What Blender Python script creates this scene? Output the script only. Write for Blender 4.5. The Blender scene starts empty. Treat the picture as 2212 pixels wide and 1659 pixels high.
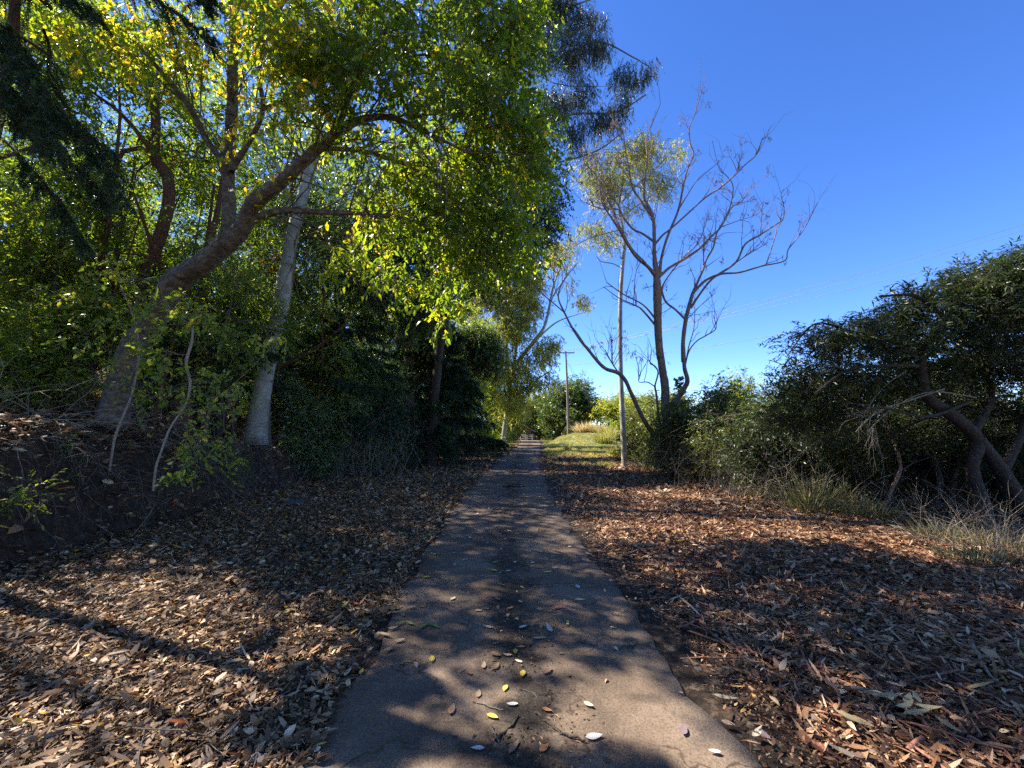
import bpy, math, numpy as np
from mathutils import Vector

# ------------------------------------------------------------------ camera, sky, sun, exposure
S = bpy.context.scene
COL = S.collection
PITCH = math.radians(6.1); FPX = 928.0; CAMZ = 1.6
cam_d = bpy.data.cameras.new("camera"); cam = bpy.data.objects.new("camera", cam_d); COL.objects.link(cam)
cam.location = (0, 0, CAMZ); cam.rotation_euler = (math.pi/2 + PITCH, 0, 0)
cam_d.sensor_width = 36; cam_d.lens = 36*FPX/2212; cam_d.clip_start = 0.05; cam_d.clip_end = 3000
S.camera = cam

SUN_EL, SUN_LEFT = math.radians(46), math.radians(66)      # elevation; angle to the left of the view axis
sun_dir = Vector((-math.sin(SUN_LEFT)*math.cos(SUN_EL), math.cos(SUN_LEFT)*math.cos(SUN_EL), math.sin(SUN_EL)))
W = bpy.data.worlds.new("World"); S.world = W; W.use_nodes = True
wn = W.node_tree; wn.nodes.clear()
sky = wn.nodes.new("ShaderNodeTexSky"); sky.sky_type = 'NISHITA'; sky.sun_disc = False
sky.sun_elevation = SUN_EL; sky.sun_rotation = -SUN_LEFT
sky.altitude = 1200; sky.air_density = 0.8; sky.dust_density = 0.1; sky.ozone_density = 5.0
hs = wn.nodes.new("ShaderNodeHueSaturation"); hs.inputs['Hue'].default_value = .505; hs.inputs['Saturation'].default_value = 1.2
bg = wn.nodes.new("ShaderNodeBackground"); bg.inputs[1].default_value = 0.097
wo = wn.nodes.new("ShaderNodeOutputWorld")
tm = wn.nodes.new('ShaderNodeMix'); tm.data_type = 'RGBA'; tm.blend_type = 'MULTIPLY'; tm.inputs[0].default_value = 1; tm.inputs[7].default_value = (1.08, .98, 1.02, 1)
wn.links.new(sky.outputs[0], tm.inputs[6]); wn.links.new(tm.outputs[2], hs.inputs['Color']); wn.links.new(hs.outputs[0], bg.inputs[0]); wn.links.new(bg.outputs[0], wo.inputs[0])
sl = bpy.data.lights.new("sun", 'SUN'); sl.energy = 5.0; sl.angle = math.radians(0.5); sl.color = (1.0, 0.93, 0.82)
so = bpy.data.objects.new("sun", sl); COL.objects.link(so)
so.rotation_euler = sun_dir.to_track_quat('Z', 'Y').to_euler()
S.view_settings.view_transform = 'Standard'; S.view_settings.look = 'None'
S.view_settings.exposure = 1.9; S.view_settings.gamma = 1.0
cy = S.cycles
cy.max_bounces = 7; cy.diffuse_bounces = 4; cy.glossy_bounces = 2; cy.transmission_bounces = 5; cy.transparent_max_bounces = 4
cy.use_denoising = False
cy.sample_clamp_indirect = 4.0

# ------------------------------------------------------------------ helpers
CP, SP = math.cos(PITCH), math.sin(PITCH)
def P(px, py, Y):
    """world point at distance Y ahead, seen at photograph position px, py (photo 2212 wide)"""
    x = (px-1106)/FPX; y = (829.5-py)/FPX
    t = Y/(CP - y*SP)
    return np.array([x*t, Y, CAMZ + t*(y*CP + SP)])
def c5(x, y): return 1150.2+.3733*x, 177+.3733*y
def z6(x, y): return 1061.8+.2133*x, 707.8+.2133*y
def c1(x, y): return .3733*x, .3733*y

def nrm(a): return a/np.maximum(np.linalg.norm(a, axis=-1, keepdims=True), 1e-9)

def road_c(Y):
    return np.interp(Y, [-20, 2, 4.5, 8, 16, 27, 45, 60, 75, 95, 130], [0.3, 0.1, -0.05, -0.14, 0.0, 0.55, 1.8, 2.7, 2.6, 0, -8])
def smooth(a, b, x):
    t = np.clip((x-a)/(b-a), 0, 1); return t*t*(3-2*t)
def vnoise(x, y, s, seed=0):
    x = np.asarray(x)*s; y = np.asarray(y)*s
    xi = np.floor(x).astype(np.int64); yi = np.floor(y).astype(np.int64); fx = x-xi; fy = y-yi
    fx = fx*fx*(3-2*fx); fy = fy*fy*(3-2*fy)
    def h(i, j):
        n = (i*374761393 + j*668265263 + seed*974711) & 0x7fffffff
        n = ((n ^ (n >> 13))*1274126177) & 0x7fffffff
        return ((n ^ (n >> 16)) & 0xffff)/65535.0
    return (h(xi, yi)*(1-fx)+h(xi+1, yi)*fx)*(1-fy) + (h(xi, yi+1)*(1-fx)+h(xi+1, yi+1)*fx)*fy
def bank_x(y): return np.interp(y, [-10, 0, 8, 16, 21, 27, 42, 60, 90], [-5.7, -5.7, -5.7, -6.6, -5.8, -4.4, -3.2, -1.6, -8])
def ground_h(x, y):
    x = np.asarray(x, float); y = np.asarray(y, float)
    h = 0.05*(vnoise(x, y, .35, 1)-.5) + 0.03*(vnoise(x, y, 1.6, 2)-.5)
    d = np.abs(x - road_c(y))
    h = h*smooth(1.2, 2.2, d)
    # cut bank on the left, then the wooded slope rising behind it
    bx = bank_x(y) + 0.5*(vnoise(x*0, y, .5, 3)-.5)
    bh = np.interp(y, [-10, 4, 8, 13, 20, 28, 40, 60], [1.55, 1.5, 1.35, .9, .55, .35, .3, .2])
    e = bx - x
    bank = bh*smooth(0, .75, e) + 0.30*np.clip(e-.6, 0, 60)*smooth(70, 20, y)*0.9
    bank = bank + np.where(e > 0, (0.30*(vnoise(x, y, 1.3, 5)-.5)+.20*(vnoise(x, y, 3.3, 6)-.5)+.10*(vnoise(x, y, 7.1, 7)-.5))*smooth(0, .5, e), 0)
    h = h + bank
    # grassy mound where the road bends
    m = 1.45*np.exp(-(((x-9.0)/4.2)**2)-(((y-50)/6.0)**2))
    h = h + m*smooth(1.6, 3.5, x-road_c(y))
    # land falls away gently beyond the right hand hedge
    h = h - 0.09*np.clip(x-9, 0, 25)*smooth(60, 30, y)
    return h

def new_obj(name, me, mats, parent=None):
    o = bpy.data.objects.new(name, me); COL.objects.link(o)
    for m in (mats if isinstance(mats, (list, tuple)) else [mats]): me.materials.append(m)
    if parent: o.parent = parent
    return o
def tag(o, label=None, cat=None, group=None, kind=None):
    if label: o['label'] = label
    if cat: o['category'] = cat
    if group: o['group'] = group
    if kind: o['kind'] = kind
    return o
def empty(name, loc, label, cat, group=None):
    o = bpy.data.objects.new(name, None); COL.objects.link(o); o.location = [float(v) for v in loc]
    o.empty_display_size = .2
    return tag(o, label, cat, group)

class MB:
    """collects triangles and quads with a per-face tint value and material index"""
    def __init__(s): s.v = []; s.t = []; s.q = []; s.ta = []; s.qa = []; s.n = 0; s.tm = []; s.qm = []
    def add(s, v, f, a=0.5, m=0):
        v = np.asarray(v, np.float32).reshape(-1, 3); f = np.asarray(f, np.int64)
        a = np.broadcast_to(np.asarray(a, np.float32), (len(f),)); mm = np.full(len(f), m, np.int32)
        if f.shape[1] == 3: s.t.append(f+s.n); s.ta.append(a); s.tm.append(mm)
        else: s.q.append(f+s.n); s.qa.append(a); s.qm.append(mm)
        s.v.append(v); s.n += len(v)
    def build(s, name, mats, parent=None, smooth_=True):
        me = bpy.data.meshes.new(name)
        v = np.concatenate(s.v) if s.v else np.zeros((0, 3), np.float32)
        if parent is not None: v = v - np.array(parent.location, np.float32)
        t = np.concatenate(s.t) if s.t else np.zeros((0, 3), np.int64)
        q = np.concatenate(s.q) if s.q else np.zeros((0, 4), np.int64)
        li = np.concatenate([t.ravel(), q.ravel()]).astype(np.int32)
        nt, nq = len(t), len(q)
        ls = np.concatenate([np.arange(nt)*3, nt*3+np.arange(nq)*4]).astype(np.int32)
        me.vertices.add(len(v)); me.vertices.foreach_set('co', v.ravel())
        me.loops.add(len(li)); me.loops.foreach_set('vertex_index', li)
        me.polygons.add(nt+nq); me.polygons.foreach_set('loop_start', ls)
        me.polygons.foreach_set('use_smooth', np.full(nt+nq, smooth_, bool))
        mm = np.concatenate(s.tm+s.qm) if (s.tm or s.qm) else np.zeros(0, np.int32)
        me.polygons.foreach_set('material_index', mm)
        a = np.concatenate(s.ta+s.qa) if (s.ta or s.qa) else np.zeros(0, np.float32)
        at = me.attributes.new('tint', 'FLOAT', 'FACE'); at.data.foreach_set('value', a.astype(np.float32))
        me.update(calc_edges=True); me.validate()
        return new_obj(name, me, mats, parent)

def resample(pts, r, k=5):
    """Catmull-Rom through the points"""
    pts = np.asarray(pts, float); r = np.asarray(r, float)
    if len(pts) < 3: 
        t = np.linspace(0, 1, k+1)[:, None]
        return pts[0]*(1-t)+pts[-1]*t, (r[0]*(1-t)+r[-1]*t)[:, 0]
    A = np.vstack([2*pts[0]-pts[1], pts, 2*pts[-1]-pts[-2]]); out = []; ro = []
    for i in range(len(pts)-1):
        p0, p1, p2, p3 = A[i:i+4]
        for j in range(k):
            t = j/k
            out.append(.5*((2*p1)+(-p0+p2)*t+(2*p0-5*p1+4*p2-p3)*t*t+(-p0+3*p1-3*p2+p3)*t**3)); ro.append(r[i]*(1-t)+r[i+1]*t)
    out.append(pts[-1]); ro.append(r[-1])
    return np.array(out), np.array(ro)

def tube(mb, pts, rad, sides=7, rough=0.0, rng=None, tint=.5, cap=True, m=0):
    pts = np.asarray(pts, float); rad = np.asarray(rad, float); n = len(pts)
    tan = nrm(np.gradient(pts, axis=0)); ref = np.array([0.31, 0.9, 0.2]) if abs(tan[0, 2]) > .7 else np.array([0.1, 0.2, 1.0])
    fr = []; u = nrm(np.cross(tan[0], ref))
    for i in range(n):
        u = nrm(u - tan[i]*np.dot(u, tan[i])); fr.append(u)
    U = np.array(fr); V = np.cross(tan, U)
    a = np.arange(sides)*2*math.pi/sides
    rr = rad[:, None]*np.ones((1, sides))
    if rough and rng is not None:
        lobes = rng.normal(0, 1, (1, sides)); rr = rr*(1 + rough*lobes + rough*.6*rng.normal(0, 1, (n, sides)))
    v = pts[:, None, :] + rr[..., None]*(np.cos(a)[None, :, None]*U[:, None, :] + np.sin(a)[None, :, None]*V[:, None, :])
    v = v.reshape(-1, 3)
    i = np.arange(n-1)[:, None]; j = np.arange(sides)[None, :]; j2 = (j+1) % sides
    f = np.stack([i*sides+j, i*sides+j2, (i+1)*sides+j2, (i+1)*sides+j], -1).reshape(-1, 4)
    mb.add(v, f, tint, m)
    if cap:
        c = [list(range((n-1)*sides, n*sides))]
        vv = v[(n-1)*sides:]; mb.add(np.vstack([vv, vv.mean(0)]), [[k, (k+1) % sides, sides] for k in range(sides)], tint, m)

def prisms(mb, P0, P1, r0, r1, sides=4, tint=.5, m=0):
    """many straight tapered sticks at once"""
    P0 = np.asarray(P0, float); P1 = np.asarray(P1, float)
    if len(P0) == 0: return
    r0 = np.broadcast_to(r0, (len(P0),)); r1 = np.broadcast_to(r1, (len(P0),))
    d = nrm(P1-P0); ref = np.where(np.abs(d[:, 2:3]) > .8, [[1., 0, 0]], [[0, 0, 1.]])
    u = nrm(np.cross(d, ref)); w = np.cross(d, u); a = np.arange(sides)*2*math.pi/sides
    ring = np.cos(a)[None, :, None]*u[:, None]+np.sin(a)[None, :, None]*w[:, None]
    v = np.concatenate([P0[:, None]+ring*r0[:, None, None], P1[:, None]+ring*r1[:, None, None]], 1)
    j = np.arange(sides); f = np.stack([j, (j+1) % sides, (j+1) % sides+sides, j+sides], -1)
    F = (np.arange(len(P0))[:, None, None]*2*sides + f[None]).reshape(-1, 4)
    if np.ndim(tint): tint = np.repeat(tint, sides)
    mb.add(v.reshape(-1, 3), F, tint, m)

def leaves(mb, pos, d, nvec, L, Wd, tint, curl=0.15, kind=6, m=0, rng=None):
    """leaf blades: six points each (kind 6) or four folded along the midrib (kind 4)"""
    n = len(pos)
    if n == 0: return
    L = np.broadcast_to(L, (n,))[:, None]; Wd = np.broadcast_to(Wd, (n,))[:, None]
    d = nrm(d); s = nrm(np.cross(nvec, d)); up = np.cross(d, s)
    c = np.broadcast_to(curl, (n,))[:, None]
    if kind == 6:
        a, b = .30, .68
        p0 = pos; p5 = pos + d*L - up*L*c*.9
        l1 = pos + d*L*a + s*Wd*.5 + up*(Wd*.18 - L*c*.12); r1 = pos + d*L*a - s*Wd*.5 + up*(Wd*.18 - L*c*.12)
        l2 = pos + d*L*b + s*Wd*.40 + up*(Wd*.12 - L*c*.45); r2 = pos + d*L*b - s*Wd*.40 + up*(Wd*.12 - L*c*.45)
        v = np.stack([p0, l1, r1, l2, r2, p5], 1)
        T = np.array([[0, 2, 1], [1, 2, 4], [1, 4, 3], [3, 4, 5]])
        F = (np.arange(n)[:, None, None]*6+T[None]).reshape(-1, 3); k = 4
    else:
        l1 = pos + d*L*.42 + s*Wd*.5 + up*Wd*.15; r1 = pos + d*L*.42 - s*Wd*.5 + up*Wd*.15
        v = np.stack([pos, l1, pos + d*L - up*L*c, r1], 1)
        T = np.array([[0, 2, 1], [0, 3, 2]])
        F = (np.arange(n)[:, None, None]*4+T[None]).reshape(-1, 3); k = 2
    mb.add(v.reshape(-1, 3), F, np.repeat(np.broadcast_to(tint, (n,)), k), m)

# ------------------------------------------------------------------ materials
def mat(name):
    m = bpy.data.materials.new(name); m.use_nodes = True; nt = m.node_tree; nt.nodes.clear()
    return m, nt, nt.nodes.new("ShaderNodeOutputMaterial")
def ramp(nt, fac, stops, interp='LINEAR'):
    r = nt.nodes.new("ShaderNodeValToRGB"); cr = r.color_ramp; cr.interpolation = interp
    while len(cr.elements) < len(stops): cr.elements.new(.5)
    for e, (p, c) in zip(cr.elements, stops): e.position = p; e.color = (*c, 1)
    nt.links.new(fac, r.inputs[0]); return r.outputs[0]
def leaf_mat(name, stops, trans=.4, ttint=(1.0, 1.0, .55), tgain=1.6, rough=.42, spec=.5):
    m, nt, out = mat(name); N = nt.nodes.new; L = nt.links.new
    at = N("ShaderNodeAttribute"); at.attribute_name = 'tint'
    col = ramp(nt, at.outputs['Fac'], stops)
    p = N("ShaderNodeBsdfPrincipled"); p.inputs['Roughness'].default_value = rough; p.inputs['Specular IOR Level'].default_value = spec
    L(col, p.inputs['Base Color'])
    tr = N("ShaderNodeBsdfTranslucent"); mx = N("ShaderNodeMix"); mx.data_type = 'RGBA'; mx.blend_type = 'MULTIPLY'; mx.inputs[0].default_value = 1
    L(col, mx.inputs[6]); mx.inputs[7].default_value = (ttint[0]*tgain, ttint[1]*tgain, ttint[2]*tgain, 1); L(mx.outputs[2], tr.inputs[0])
    ms = N("ShaderNodeMixShader"); ms.inputs[0].default_value = trans
    L(p.outputs[0], ms.inputs[1]); L(tr.outputs[0], ms.inputs[2]); L(ms.outputs[0], out.inputs[0])
    return m
def bark_mat(name, cols, scale=(6, 6, 1.2), bump=.6, rough=.85, ns=6.0, patch=None):
    m, nt, out = mat(name); N = nt.nodes.new; L = nt.links.new
    tc = N("ShaderNodeTexCoord"); mp = N("ShaderNodeMapping"); mp.inputs['Scale'].default_value = scale
    L(tc.outputs['Object'], mp.inputs[0])
    n1 = N("ShaderNodeTexNoise"); n1.inputs['Scale'].default_value = ns; n1.inputs['Detail'].default_value = 8; n1.inputs['Roughness'].default_value = .65
    L(mp.outputs[0], n1.inputs[0])
    col = ramp(nt, n1.outputs[0], [(0.3, cols[0]), (.5, cols[1]), (.72, cols[2])])
    if patch:
        n2 = N("ShaderNodeTexNoise"); n2.inputs['Scale'].default_value = 2.3; n2.inputs['Detail'].default_value = 5; L(tc.outputs['Object'], n2.inputs[0])
        f = ramp(nt, n2.outputs[0], [(.52, (0, 0, 0)), (.58, (1, 1, 1))])
        mx = N("ShaderNodeMix"); mx.data_type = 'RGBA'; L(f, mx.inputs[0]); L(col, mx.inputs[6]); mx.inputs[7].default_value = (*patch, 1); col = mx.outputs[2]
    p = N("ShaderNodeBsdfPrincipled"); p.inputs['Roughness'].default_value = rough; p.inputs['Specular IOR Level'].default_value = .25
    L(col, p.inputs['Base Color'])
    b = N("ShaderNodeBump"); b.inputs['Strength'].default_value = bump; b.inputs['Distance'].default_value = .03
    L(n1.outputs[0], b.inputs['Height']); L(b.outputs[0], p.inputs['Normal']); L(p.outputs[0], out.inputs[0])
    return m
def plain_mat(name, c, rough=.7, metal=0, var=.25):
    m, nt, out = mat(name); N = nt.nodes.new; L = nt.links.new
    tc = N("ShaderNodeTexCoord"); n1 = N("ShaderNodeTexNoise"); n1.inputs['Scale'].default_value = 14; n1.inputs['Detail'].default_value = 6
    L(tc.outputs['Object'], n1.inputs[0])
    col = ramp(nt, n1.outputs[0], [(.3, tuple(v*(1-var) for v in c)), (.7, tuple(min(1, v*(1+var)) for v in c))])
    p = N("ShaderNodeBsdfPrincipled"); p.inputs['Roughness'].default_value = rough; p.inputs['Metallic'].default_value = metal
    L(col, p.inputs['Base Color']); L(p.outputs[0], out.inputs[0]); return m

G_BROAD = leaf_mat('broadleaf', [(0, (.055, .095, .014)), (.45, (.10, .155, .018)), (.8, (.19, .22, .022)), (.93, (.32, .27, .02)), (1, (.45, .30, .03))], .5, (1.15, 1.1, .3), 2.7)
G_LIT = leaf_mat('sun_toned_yellow_green_leaf', [(0, (.08, .13, .02)), (.5, (.15, .20, .03)), (.85, (.26, .27, .04)), (1, (.42, .32, .05))], .48, (1.1, 1.1, .4), 2.2)  # yellow-green leaf with sunlit brightness put into its colour
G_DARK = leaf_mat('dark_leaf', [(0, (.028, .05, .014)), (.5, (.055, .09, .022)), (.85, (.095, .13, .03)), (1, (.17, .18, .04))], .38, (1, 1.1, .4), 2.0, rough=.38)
G_UNDER = leaf_mat('understorey_leaf', [(0, (.06, .09, .04)), (.5, (.12, .17, .065)), (.85, (.2, .25, .085)), (1, (.32, .33, .11))], .4, (1, 1.1, .45), 1.8, rough=.35, spec=.7)
G_BUSH = leaf_mat('shade_toned_leaf', [(0, (.018, .03, .012)), (.5, (.034, .055, .018)), (.85, (.065, .085, .025)), (1, (.12, .12, .03))], .3, (1, 1.1, .4), 1.6, rough=.42)  # darker leaf, the missing shade is put into its colour
G_FOREST = leaf_mat('forest_leaf', [(0, (.04, .07, .012)), (.5, (.08, .13, .016)), (.85, (.15, .19, .02)), (1, (.3, .27, .03))], .5, (1.15, 1.1, .3), 2.7)
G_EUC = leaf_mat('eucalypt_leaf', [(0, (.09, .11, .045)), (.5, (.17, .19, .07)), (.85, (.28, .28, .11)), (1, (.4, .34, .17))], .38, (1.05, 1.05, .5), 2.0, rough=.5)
G_EUCY = leaf_mat('sun_toned_eucalypt_leaf', [(0, (.12, .14, .03)), (.4, (.21, .23, .045)), (.8, (.34, .34, .07)), (1, (.45, .38, .12))], .42, (1.1, 1.05, .4), 2.0, rough=.5, spec=.25)  # lit copy of the eucalypt leaf, sunlight put into the colour
G_EUCD = leaf_mat('shade_toned_eucalypt_leaf', [(0, (.03, .045, .025)), (.5, (.055, .075, .04)), (1, (.11, .12, .06))], .25, (1, 1.0, .5), 1.6, rough=.45)  # dark copy of the eucalypt leaf, backlit shade put into the colour
G_OLIVE = leaf_mat('shrub_leaf', [(0, (.05, .07, .02)), (.5, (.10, .125, .03)), (.85, (.19, .2, .05)), (1, (.32, .28, .09))], .4, (1.1, 1.1, .4), 2.0)
G_NEEDLE = leaf_mat('needle', [(0, (.022, .045, .02)), (.5, (.04, .075, .03)), (1, (.085, .115, .035))], .25, (1, 1.1, .5), 1.3, rough=.5)
G_GRASS = leaf_mat('grass_blade', [(0, (.06, .09, .02)), (.4, (.125, .16, .03)), (.7, (.26, .24, .08)), (1, (.42, .35, .18))], .35, (1.1, 1.1, .4), 1.6, rough=.5)
G_STRAW = leaf_mat('straw', [(0, (.10, .12, .05)), (.35, (.22, .2, .09)), (.7, (.42, .34, .19)), (1, (.6, .5, .32))], .3, (1.1, 1.0, .6), 1.3, rough=.6)
G_DEADLEAF = leaf_mat('dead_leaf', [(0, (.10, .05, .03)), (.5, (.24, .14, .08)), (1, (.36, .22, .13))], .25, (1.1, .9, .6), 1.2, rough=.6)
G_RED = leaf_mat('red_leaf', [(0, (.16, .02, .01)), (1, (.4, .06, .03))], .4, (1.2, .6, .4), 1.8)
LITTER_L = leaf_mat('litter_brown', [(0, (.035, .02, .012)), (.25, (.11, .06, .03)), (.5, (.26, .15, .075)), (.75, (.46, .30, .17)), (.93, (.66, .50, .33)), (.96, (.5, .32, .03)), (.985, (.40, .10, .03)), (1, (.12, .16, .04))], .12, (1.1, 1, .7), 1.0, rough=.6, spec=.22)
LITTER_R = leaf_mat('litter_red', [(0, (.04, .02, .012)), (.25, (.13, .06, .03)), (.5, (.29, .15, .075)), (.75, (.48, .29, .16)), (.95, (.64, .48, .31)), (1, (.48, .26, .05))], .1, (1.1, 1, .7), 1.0, rough=.6, spec=.22)

B_GREY = bark_mat('grey_bark', [(.045, .034, .024), (.125, .098, .07), (.28, .235, .18)], (2.4, 2.4, 3.4), .45, .85, 4.0)
B_WHITE = bark_mat('white_bark', [(.19, .18, .145), (.31, .30, .25), (.44, .42, .36)], (1.2, 1.2, .7), .12, .75, 3, patch=(.24, .22, .175))
B_RED = bark_mat('red_stringy_bark', [(.05, .024, .016), (.14, .065, .04), (.26, .13, .08)], (14, 14, 1.0), 1.0)
B_BROWN = bark_mat('dead_brown_bark', [(.08, .05, .035), (.24, .155, .11), (.46, .33, .25)], (12, 12, 1.0), .9)
B_DARK = bark_mat('dark_bark', [(.02, .015, .012), (.055, .042, .034), (.11, .09, .07)], (8, 8, 2), .8)
B_TWIG = bark_mat('twig_bark', [(.06, .045, .035), (.14, .11, .085), (.24, .2, .16)], (8, 8, 8), .2)
B_DRY = bark_mat('dry_stick', [(.13, .10, .07), (.28, .23, .17), (.45, .38, .29)], (8, 8, 8), .3)
B_POLE = bark_mat('weathered_pole', [(.12, .09, .075), (.22, .17, .14), (.34, .28, .24)], (20, 20, .6), .4)

# ground
def ground_material():
    m, nt, out = mat('forest_floor'); N = nt.nodes.new; L = nt.links.new
    tc = N("ShaderNodeTexCoord")
    n1 = N("ShaderNodeTexNoise"); n1.inputs['Scale'].default_value = 9; n1.inputs['Detail'].default_value = 9; n1.inputs['Roughness'].default_value = .75; L(tc.outputs['Object'], n1.inputs[0])
    n2 = N("ShaderNodeTexVoronoi"); n2.inputs['Scale'].default_value = 26; L(tc.outputs['Object'], n2.inputs[0])
    dirt = ramp(nt, n1.outputs[0], [(.3, (.018, .013, .010)), (.5, (.045, .031, .022)), (.68, (.10, .068, .045))])
    bits = ramp(nt, n2.outputs['Color'], [(.2, (.04, .026, .018)), (.6, (.13, .085, .055)), (.85, (.26, .19, .12))])
    f1 = ramp(nt, n1.outputs[0], [(.48, (0, 0, 0)), (.58, (.8, .8, .8))])
    mx = N("ShaderNodeMix"); mx.data_type = 'RGBA'; L(f1, mx.inputs[0]); L(dirt, mx.inputs[6]); L(bits, mx.inputs[7])
    # grass cover from the attribute written on the mesh
    ga = N("ShaderNodeAttribute"); ga.attribute_name = 'grass'
    n3 = N("ShaderNodeTexNoise"); n3.inputs['Scale'].default_value = 3; n3.inputs['Detail'].default_value = 8; L(tc.outputs['Object'], n3.inputs[0])
    gcol = ramp(nt, n3.outputs[0], [(.35, (.05, .07, .018)), (.5, (.12, .14, .035)), (.62, (.25, .21, .10)), (.75, (.16, .10, .06))])
    mm = N("ShaderNodeMath"); mm.operation = 'MULTIPLY'; L(ga.outputs['Fac'], mm.inputs[0])
    f3 = ramp(nt, n3.outputs[0], [(.3, (.5, .5, .5)), (.5, (1, 1, 1))]); L(f3, mm.inputs[1])
    mx2 = N("ShaderNodeMix"); mx2.data_type = 'RGBA'; L(mm.outputs[0], mx2.inputs[0]); L(mx.outputs[2], mx2.inputs[6]); L(gcol, mx2.inputs[7])
    sa = N("ShaderNodeAttribute"); sa.attribute_name = 'soil'
    mx3 = N("ShaderNodeMix"); mx3.data_type = 'RGBA'; L(sa.outputs['Fac'], mx3.inputs[0]); L(mx2.outputs[2], mx3.inputs[6]); L(dirt, mx3.inputs[7])
    p = N("ShaderNodeBsdfPrincipled"); p.inputs['Roughness'].default_value = .95; p.inputs['Specular IOR Level'].default_value = .15
    L(mx3.outputs[2], p.inputs['Base Color'])
    b = N("ShaderNodeBump"); b.inputs['Strength'].default_value = .8; b.inputs['Distance'].default_value = .04; L(n1.outputs[0], b.inputs['Height'])
    L(b.outputs[0], p.inputs['Normal']); L(p.outputs[0], out.inputs[0]); return m
def road_material():
    m, nt, out = mat('dusty_asphalt'); N = nt.nodes.new; L = nt.links.new
    tc = N("ShaderNodeTexCoord")
    n0 = N("ShaderNodeTexNoise"); n0.inputs['Scale'].default_value = 1.3; n0.inputs['Detail'].default_value = 6; n0.inputs['Roughness'].default_value = .6; L(tc.outputs['Object'], n0.inputs[0])
    n1 = N("ShaderNodeTexNoise"); n1.inputs['Scale'].default_value = 85; n1.inputs['Detail'].default_value = 5; n1.inputs['Roughness'].default_value = .7; L(tc.outputs['Object'], n1.inputs[0])
    vo = N("ShaderNodeTexVoronoi"); vo.inputs['Scale'].default_value = 120; L(tc.outputs['Object'], vo.inputs[0])
    base = ramp(nt, n0.outputs[0], [(.3, (.075, .053, .036)), (.5, (.14, .10, .069)), (.7, (.215, .16, .115))])
    grit = ramp(nt, n1.outputs[0], [(.35, (.45, .45, .45)), (.5, (1, 1, 1)), (.68, (1.35, 1.3, 1.25))])
    mx = N("ShaderNodeMix"); mx.data_type = 'RGBA'; mx.blend_type = 'MULTIPLY'; mx.inputs[0].default_value = .85; L(base, mx.inputs[6]); L(grit, mx.inputs[7])
    # crumbled dark debris along the crown of the road (attribute 'u' runs -1..1 across it)
    ua = N("ShaderNodeAttribute"); ua.attribute_name = 'u'
    ab = N("ShaderNodeMath"); ab.operation = 'ABSOLUTE'; L(ua.outputs['Fac'], ab.inputs[0])
    n2 = N("ShaderNodeTexNoise"); n2.inputs['Scale'].default_value = 3.0; n2.inputs['Detail'].default_value = 9; n2.inputs['Roughness'].default_value = .7; L(tc.outputs['Object'], n2.inputs[0])
    ma = N("ShaderNodeMath"); ma.operation = 'MULTIPLY_ADD'; L(n2.outputs[0], ma.inputs[0]); ma.inputs[1].default_value = -1.15; L(ab.outputs[0], ma.inputs[2])
    mask = ramp(nt, ma.outputs[0], [(0.0, (0, 0, 0)), (1, (1, 1, 1))])
    # ma ranges about -0.9 .. 0.6 ; debris where it is low
    mr = N("ShaderNodeMapRange"); L(ma.outputs[0], mr.inputs[0]); mr.inputs[1].default_value = -.55; mr.inputs[2].default_value = -.36; mr.inputs[3].default_value = 1; mr.inputs[4].default_value = 0
    mr2 = N("ShaderNodeMapRange"); mr2.clamp = True
    m2 = N("ShaderNodeMath"); m2.operation = 'MULTIPLY_ADD'; L(n2.outputs[0], m2.inputs[0]); m2.inputs[1].default_value = .30; L(ab.outputs[0], m2.inputs[2])
    L(m2.outputs[0], mr2.inputs[0]); mr2.inputs[1].default_value = 1.06; mr2.inputs[2].default_value = 1.14
    sx = N("ShaderNodeSeparateXYZ"); L(tc.outputs['Object'], sx.inputs[0])
    fy = N("ShaderNodeMapRange"); L(sx.outputs[1], fy.inputs[0]); fy.inputs[1].default_value = 4.0; fy.inputs[2].default_value = 9.0; fy.inputs[3].default_value = 1.0; fy.inputs[4].default_value = .22
    mm_ = N("ShaderNodeMath"); mm_.operation = 'MULTIPLY'; L(mr.outputs[0], mm_.inputs[0]); L(fy.outputs[0], mm_.inputs[1])
    mxx = N("ShaderNodeMath"); mxx.operation = 'MAXIMUM'; L(mm_.outputs[0], mxx.inputs[0]); L(mr2.outputs[0], mxx.inputs[1])
    deb = ramp(nt, n1.outputs[0], [(.35, (.014, .011, .009)), (.55, (.04, .03, .022)), (.7, (.10, .07, .045))])
    mx2 = N("ShaderNodeMix"); mx2.data_type = 'RGBA'; L(mxx.outputs[0], mx2.inputs[0]); L(mx.outputs[2], mx2.inputs[6]); L(deb, mx2.inputs[7])
    # fine cracks
    wv = N("ShaderNodeTexVoronoi"); wv.feature = 'DISTANCE_TO_EDGE'; wv.inputs['Scale'].default_value = 1.1
    nd = N("ShaderNodeTexNoise"); nd.inputs['Scale'].default_value = 5; nd.inputs['Detail'].default_value = 6; L(tc.outputs['Object'], nd.inputs[0])
    vm = N("ShaderNodeVectorMath"); vm.operation = 'MULTIPLY_ADD'; L(nd.outputs['Color'], vm.inputs[0]); vm.inputs[1].default_value = (.5, .5, .5); L(tc.outputs['Object'], vm.inputs[2]); L(vm.outputs[0], wv.inputs[0])
    ck = ramp(nt, wv.outputs[0], [(0, (.25, .22, .2)), (.02, (1, 1, 1))])
    cn = ramp(nt, n0.outputs[0], [(.42, (0, 0, 0)), (.52, (.9, .9, .9))])
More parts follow.
